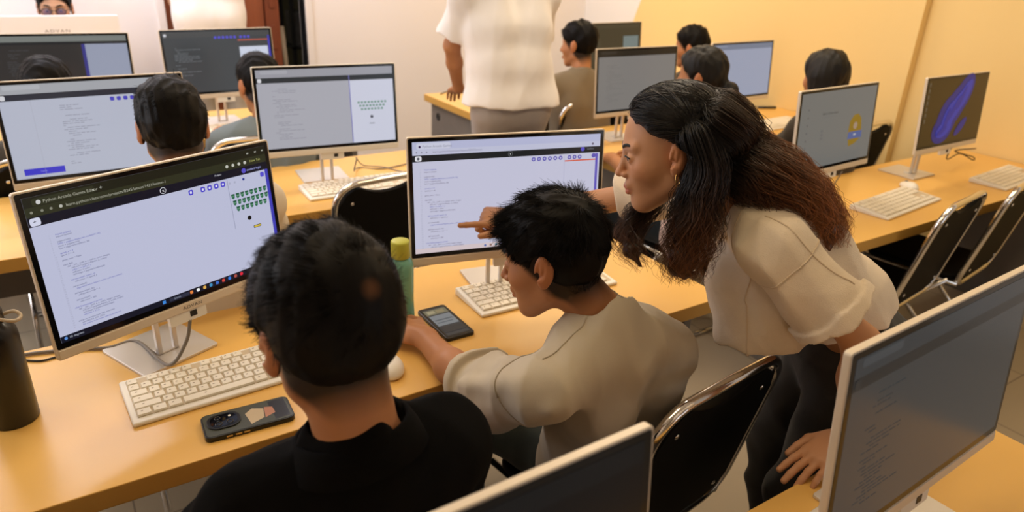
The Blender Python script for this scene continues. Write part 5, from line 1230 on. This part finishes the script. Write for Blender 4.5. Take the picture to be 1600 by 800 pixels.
# =================== people farther back
def seated(label, c, face, shirt, base=SKIN, h=0.006, k=1.05, hair='short', sleeve=0.7, shw=0.185, lean=0.06, down=-0.12, collar=None, desk_y=None, hscale=0.012, seed=1, hands=True, turn=None, low=-0.088, knee=0.40, beard=False):
    c = np.array(c, float); fd = nz((face[0], face[1], 0)); bd = nz(turn if turn is not None else (0, 1, 0)); lt = np.cross(A(0, 0, 1), bd)
    nb = c - A(0, 0, 0.185 * k) - bd * 0.055; pel = A(nb[0], nb[1], 0) - bd * lean + A(0, 0, 0.55)
    org = A(pel[0], pel[1], 0); t = person(label, org); H = Head(c, A(fd[0], fd[1], down), k=k)
    shz = -0.045
    b = Body(head=H, neck=nb, shL=nb + lt * shw + A(0, 0, shz), shR=nb - lt * shw + A(0, 0, shz), pel=pel, g=1.0,
             elL=nb + lt * (shw + 0.05) + bd * 0.16 - A(0, 0, 0.27), elR=nb - lt * (shw + 0.05) + bd * 0.16 - A(0, 0, 0.27),
             wrL=nb + lt * 0.12 + bd * 0.39 + A(0, 0, 0.79 - nb[2]), wrR=nb - lt * 0.12 + bd * 0.39 + A(0, 0, 0.79 - nb[2]),
             knL=pel + lt * 0.12 + bd * knee - A(0, 0, 0.02), knR=pel - lt * 0.12 + bd * knee - A(0, 0, 0.02), anL=org + lt * 0.12 + bd * (knee - 0.03) + A(0, 0, 0.09), anR=org - lt * 0.12 + bd * (knee - 0.03) + A(0, 0, 0.09))
    P = H.prims(detail=h < 0.0045) + b.neckp() + b.arm(1) + b.arm(-1) + b.torso(-0.028) + hand(b.wrL, bd - lt * 0.25 - A(0, 0, 0.12), (0, 0, -1), 1) + hand(b.wrR, bd + lt * 0.25 - A(0, 0, 0.12), (0, 0, -1), -1)
    body_mesh(t, org, P, min(h, 0.0045), H, base)
    if hair == 'short':
        V, F = surf(short_hair(H, hscale, low=low), 0.004, folds(0.004, 60, seed, (0, 0, 1)), 0.004); S_ = grow_short(H, V, F, 5000, seed, 0.020, lift=0.10, messy=0.2, r0=0.0006)
        mesh_np('hair', np.concatenate([V, S_[0]]), np.concatenate([F, S_[1] + len(V)]), M['hair'], t, org, col=np.concatenate([np.tile(HBLK, (len(V), 1)), S_[2]]))
    elif hair == 'pony':
        G = short_hair(H, 0.013, low=-0.12, line=0.0) + [H.rcl((-0.10, 0, -0.03), (-0.135, 0, -0.06), 0.024, 0.030, 0.02), H.rcl((-0.135, 0, -0.06), (-0.150, -0.015, -0.17), 0.031, 0.032, 0.02), H.rcl((-0.150, -0.015, -0.17), (-0.140, -0.02, -0.27), 0.031, 0.010, 0.02)]
        V, F = surf(G, 0.004, folds(0.003, 70, seed, (0, 0, 1)), 0.004); mesh_np('hair', V, F, M['hairflat'], t, org)
        f = MB(); f.tube([H.w(-0.118, 0.026 * math.cos(a), -0.045 + 0.026 * math.sin(a)) - org for a in np.linspace(0, 2 * PI, 20, endpoint=False)], 0.005, 8, closed=True); f.build('hair_tie', M['black'], t, smooth=True)
    elif hair == 'bob':
        G = [H.ell((-0.014, 0, 0.044), (0.114, 0.096, 0.098), 0.0), H.rcl((-0.035, 0.042, 0.0), (-0.035, 0.048, -0.105), 0.066, 0.060, 0.03), H.rcl((-0.035, -0.042, 0.0), (-0.035, -0.048, -0.105), 0.066, 0.060, 0.03),
             half(H.w(0.070, 0, 0.04), H.F * 0.93 - H.U * 0.36, 0.012), half(H.w(0, 0, -0.150), -H.U + H.F * 0.1, 0.012)]
        V, F = surf(G, 0.004, folds(0.004, 55, seed, (0, 0, 1), 0.05), 0.004); mesh_np('hair', V, F, M['hairflat'], t, org)
    G = b.torso(0.016, belly=0.01); sl, c1 = b.sleeve(1, sleeve, 0.064, 0.074); sr, c2 = b.sleeve(-1, sleeve, 0.064, 0.074)
    nk = nz(H.c - b.neck); G += [rc(b.hipL, b.hipR, 0.125, 0.125, 0.05)] + sl + sr + c1 + c2 + [rc(b.neck - nk * 0.07, b.neck + nk * 0.02, 0.078, 0.070, 0.03), rc(b.neck + nk * 0.052, b.neck + nk * 0.16, 0.058, 0.070, 0.006, 's')]
    garment(t, org, 'shirt', G, 0.007, shirt, folds(0.007, 16, seed + 40, (0.1, 0.1, 1), 0.25))
    f = MB(); f.tube(ring(b.neck + nk * 0.045 - org, nk, 0.068, 0.066, b.lat, 0, 32), 0.008 if collar is None else 0.012, 8, closed=True, flat=1.7); f.build('collar', collar or shirt, t, smooth=True)
    garment(t, org, 'trousers', b.legs(0.010) + [rc(b.hipL, b.hipR, 0.105, 0.105, 0.04), half(b.pel + A(0, 0, 0.08), (0, 0, 1))], 0.010, M['denim_dark'])
    b.shoes(t, org, bd)
    return t, H, b, org
M['c_pale'] = cloth('pale_shirt', (0.62, 0.54, 0.44)); M['c_grey'] = cloth('grey_collar', (0.16, 0.145, 0.14)); M['c_teal'] = cloth('blue_grey_shirt', (0.16, 0.19, 0.20)); M['c_khaki'] = cloth('khaki_shirt', (0.20, 0.155, 0.10))
M['c_dark'] = cloth('dark_top', (0.05, 0.04, 0.03)); M['c_white'] = cloth('white_shirt', (0.80, 0.76, 0.73)); M['c_pink'] = cloth('pink_blouse', (0.72, 0.53, 0.46)); M['c_red'] = cloth('red_collar', (0.45, 0.03, 0.02))
seated('person with protruding ears and grey collar, back to us before the blue button page', at(270, 199, 1.87), (0.06, 1), M['c_pale'], h=0.0042, seed=3, hscale=0.013, lean=0.02, collar=M['c_grey'], k=0.985)
seated('person in a blue-grey shirt with cropped hair, in front of the dark grey code monitor', at(404, 132, 3.18), (-0.25, 1), M['c_teal'], seed=4, lean=0.10, down=-0.25, hscale=0.009, low=-0.08)
seated('person at the far left whose dark hair just shows above the pale-page monitor', (0.02, 3.32, 1.085), (0.1, 1), M['c_dark'], seed=5, lean=0.10)
seated('person in a khaki shirt seated right of the standing man', at(903, 70, 4.10), (-0.45, 0.9), M['c_khaki'], seed=6, k=1.02, sleeve=0.9, turn=(0.12, 1, 0))
seated('person with short dark hair half hidden behind the girl with the ponytail', at(1079, 74, 4.45), (-0.5, 0.85), M['c_dark'], seed=7, k=1.0, collar=M['c_white'])
seated('person with a black ponytail in a pale pink blouse with red collar', at(1094, 120, 3.02), (-0.50, 0.86), M['c_pink'], seed=8, k=0.95, hair='pony', collar=M['c_red'], shw=0.165, turn=(-0.15, 1, 0))
seated('person with black bobbed hair seated before the yellow wall', at(1287, 122, 3.42), (0.12, 0.98), M['c_dark'], seed=9, k=0.99, hair='bob', shw=0.165)
tt, H, b, org = seated('person with tinted glasses behind the pale monitor back at the left', at(86, 12, 4.12), (-0.12, -1), M['c_white'], base=A(0.55, 0.30, 0.18), seed=10, h=0.0042, turn=(0, -1, 0), down=-0.14, lean=0.0, hscale=0.010)
H.eyes(tt, org, (1, 0, -0.3)); H.brows(tt, org, 1.1)
M['lensblue'] = mat('tinted_lens', (0.10, 0.10, 0.30), 0.05, spec=0.6, alpha=0.55)
f = MB()
for y in (1, -1):
    f.tube([H.w(0.104, y * 0.034 + 0.024 * math.cos(a), 0.003 + 0.018 * math.sin(a)) - org for a in np.linspace(0, 2 * PI, 20, endpoint=False)], 0.0022, 8, closed=True)
    f.tube([H.w(0.102, y * 0.058, 0.008) - org, H.w(0.05, y * 0.080, 0.010) - org, H.w(-0.01, y * 0.086, 0.008) - org], 0.0018, 6)
f.tube([H.w(0.106, 0.010, 0.006) - org, H.w(0.108, 0, 0.009) - org, H.w(0.106, -0.010, 0.006) - org], 0.002, 6)
g = f.build('glasses', M['black'], tt, smooth=True)
for y in (1, -1):
    f = MB(); f.poly([H.w(0.1035, y * 0.034 + 0.023 * math.cos(a), 0.003 + 0.017 * math.sin(a)) - org for a in np.linspace(0, 2 * PI, 20, endpoint=False)]); f.build('lens', M['lensblue'], g)

def standing(label, pel, bd, shirt, pants, wr=None, fold=False, lean=0.0, h=0.006, hairseed=20, sw=0.20, loose=0.03, hemdrop=0.10, kk=1.05):
    pel = np.array(pel, float); bd = nz(bd); lt = np.cross(A(0, 0, 1), bd); org = A(pel[0], pel[1], 0); t = person(label, org)
    nb = pel + A(0, 0, 0.56) + bd * lean; H = Head(nb + A(0, 0, 0.19) + bd * 0.06, bd + A(0, 0, -0.25), k=kk)
    b = Body(head=H, neck=nb, shL=nb + lt * sw - A(0, 0, 0.05), shR=nb - lt * sw - A(0, 0, 0.05), pel=pel, g=1.06, elL=nb + lt * (sw + 0.07) + bd * 0.08 - A(0, 0, 0.33), elR=nb - lt * (sw + 0.05) + bd * 0.14 - A(0, 0, 0.31),
             wrL=nb + lt * (sw + 0.03) + bd * 0.26 - A(0, 0, 0.54), wrR=nb - lt * 0.10 + bd * 0.34 - A(0, 0, 0.42), knL=pel + lt * 0.10 - A(0, 0, 0.42) + bd * 0.02, knR=pel - lt * 0.10 - A(0, 0, 0.42) + bd * 0.02, anL=org + lt * 0.11 + A(0, 0, 0.09), anR=org - lt * 0.11 + A(0, 0, 0.09))
    if wr is not None: b.wrL = np.array(wr, float); b.elL = (b.shL + b.wrL) / 2 + lt * 0.06 - bd * 0.03
    if fold: b.elL = nb + lt * (sw + 0.02) - bd * 0.10 - A(0, 0, 0.30); b.elR = nb - lt * (sw + 0.02) - bd * 0.10 - A(0, 0, 0.30); b.wrL = pel - bd * 0.22 + lt * 0.04 + A(0, 0, 0.05); b.wrR = pel - bd * 0.22 - lt * 0.04 + A(0, 0, 0.07)
    P = H.prims(detail=False) + b.neckp() + b.arm(1) + b.arm(-1) + b.torso(-0.028) + hand(b.wrL, nz(b.wrL - b.elL) * 0.4 + bd * 0.8, (0, 0, -1), 1) + hand(b.wrR, bd + lt * 0.5 - A(0, 0, 0.2), (0, 0, -1), -1)
    body_mesh(t, org, P, 0.005, H, SKIN * 0.9)
    V, F = surf(short_hair(H, 0.012), 0.005, folds(0.004, 60, hairseed), 0.004); mesh_np('hair', V, F, M['hairflat'], t, org)
    sl, c1 = b.sleeve(1, 0.80, 0.070, 0.088); sr, c2 = b.sleeve(-1, 0.8, 0.070, 0.085); nk = nz(H.c - b.neck)
    G = b.torso(0.022 + loose * 0.3, belly=loose) + [rc(pel + lt * 0.10 - A(0, 0, hemdrop), pel - lt * 0.10 - A(0, 0, hemdrop), 0.135 + loose * .3, 0.135 + loose * .3, 0.06), half(pel - A(0, 0, hemdrop - 0.02), (0, 0, -1))] + sl + sr + c1 + c2 + [rc(b.neck, b.neck + nk * 0.16, 0.062, 0.070, 0.006, 's')]
    garment(t, org, 'shirt', G, 0.006, shirt, folds(0.010, 13, hairseed + 3, (0.1, 0.1, 1), 0.12))
    pg = b.legs(0.012) + [rc(b.hipL - bd * 0.02, b.hipR - bd * 0.02, 0.112, 0.112, 0.04), half(b.pel + A(0, 0, 0.06), (0, 0, 1)), rc(b.pel - bd * 0.16 + A(0, 0, 0.02), b.pel - bd * 0.16 - A(0, 0, 0.16), 0.012, 0.012, 0.03, 's')]
    garment(t, org, 'trousers', pg, 0.006, pants, folds(0.006, 16, hairseed + 5))
    b.shoes(t, org, bd); return t, H, b
M['c_bright'] = cloth('bright_white_shirt', (0.84, 0.80, 0.77)); M['c_greytr'] = cloth('grey_trousers', (0.34, 0.31, 0.30), var=0.05); M['c_beige_tr'] = cloth('pale_trousers', (0.45, 0.38, 0.30))
standing('person standing back to us in white shirt and grey trousers by the far desk', at(797, 172, 3.42), (0.16, 1, 0), M['c_bright'], M['c_greytr'], wr=at(716, 138, 3.62), lean=0.10, hairseed=21, hemdrop=-0.015, loose=0.012)
standing('person standing in a long white shirt in front of the brown door', (0.97, 4.98, 1.02), (-0.1, -1, 0), M['c_bright'], M['c_beige_tr'], fold=True, hairseed=24, loose=0.02, sw=0.16, hemdrop=0.16)
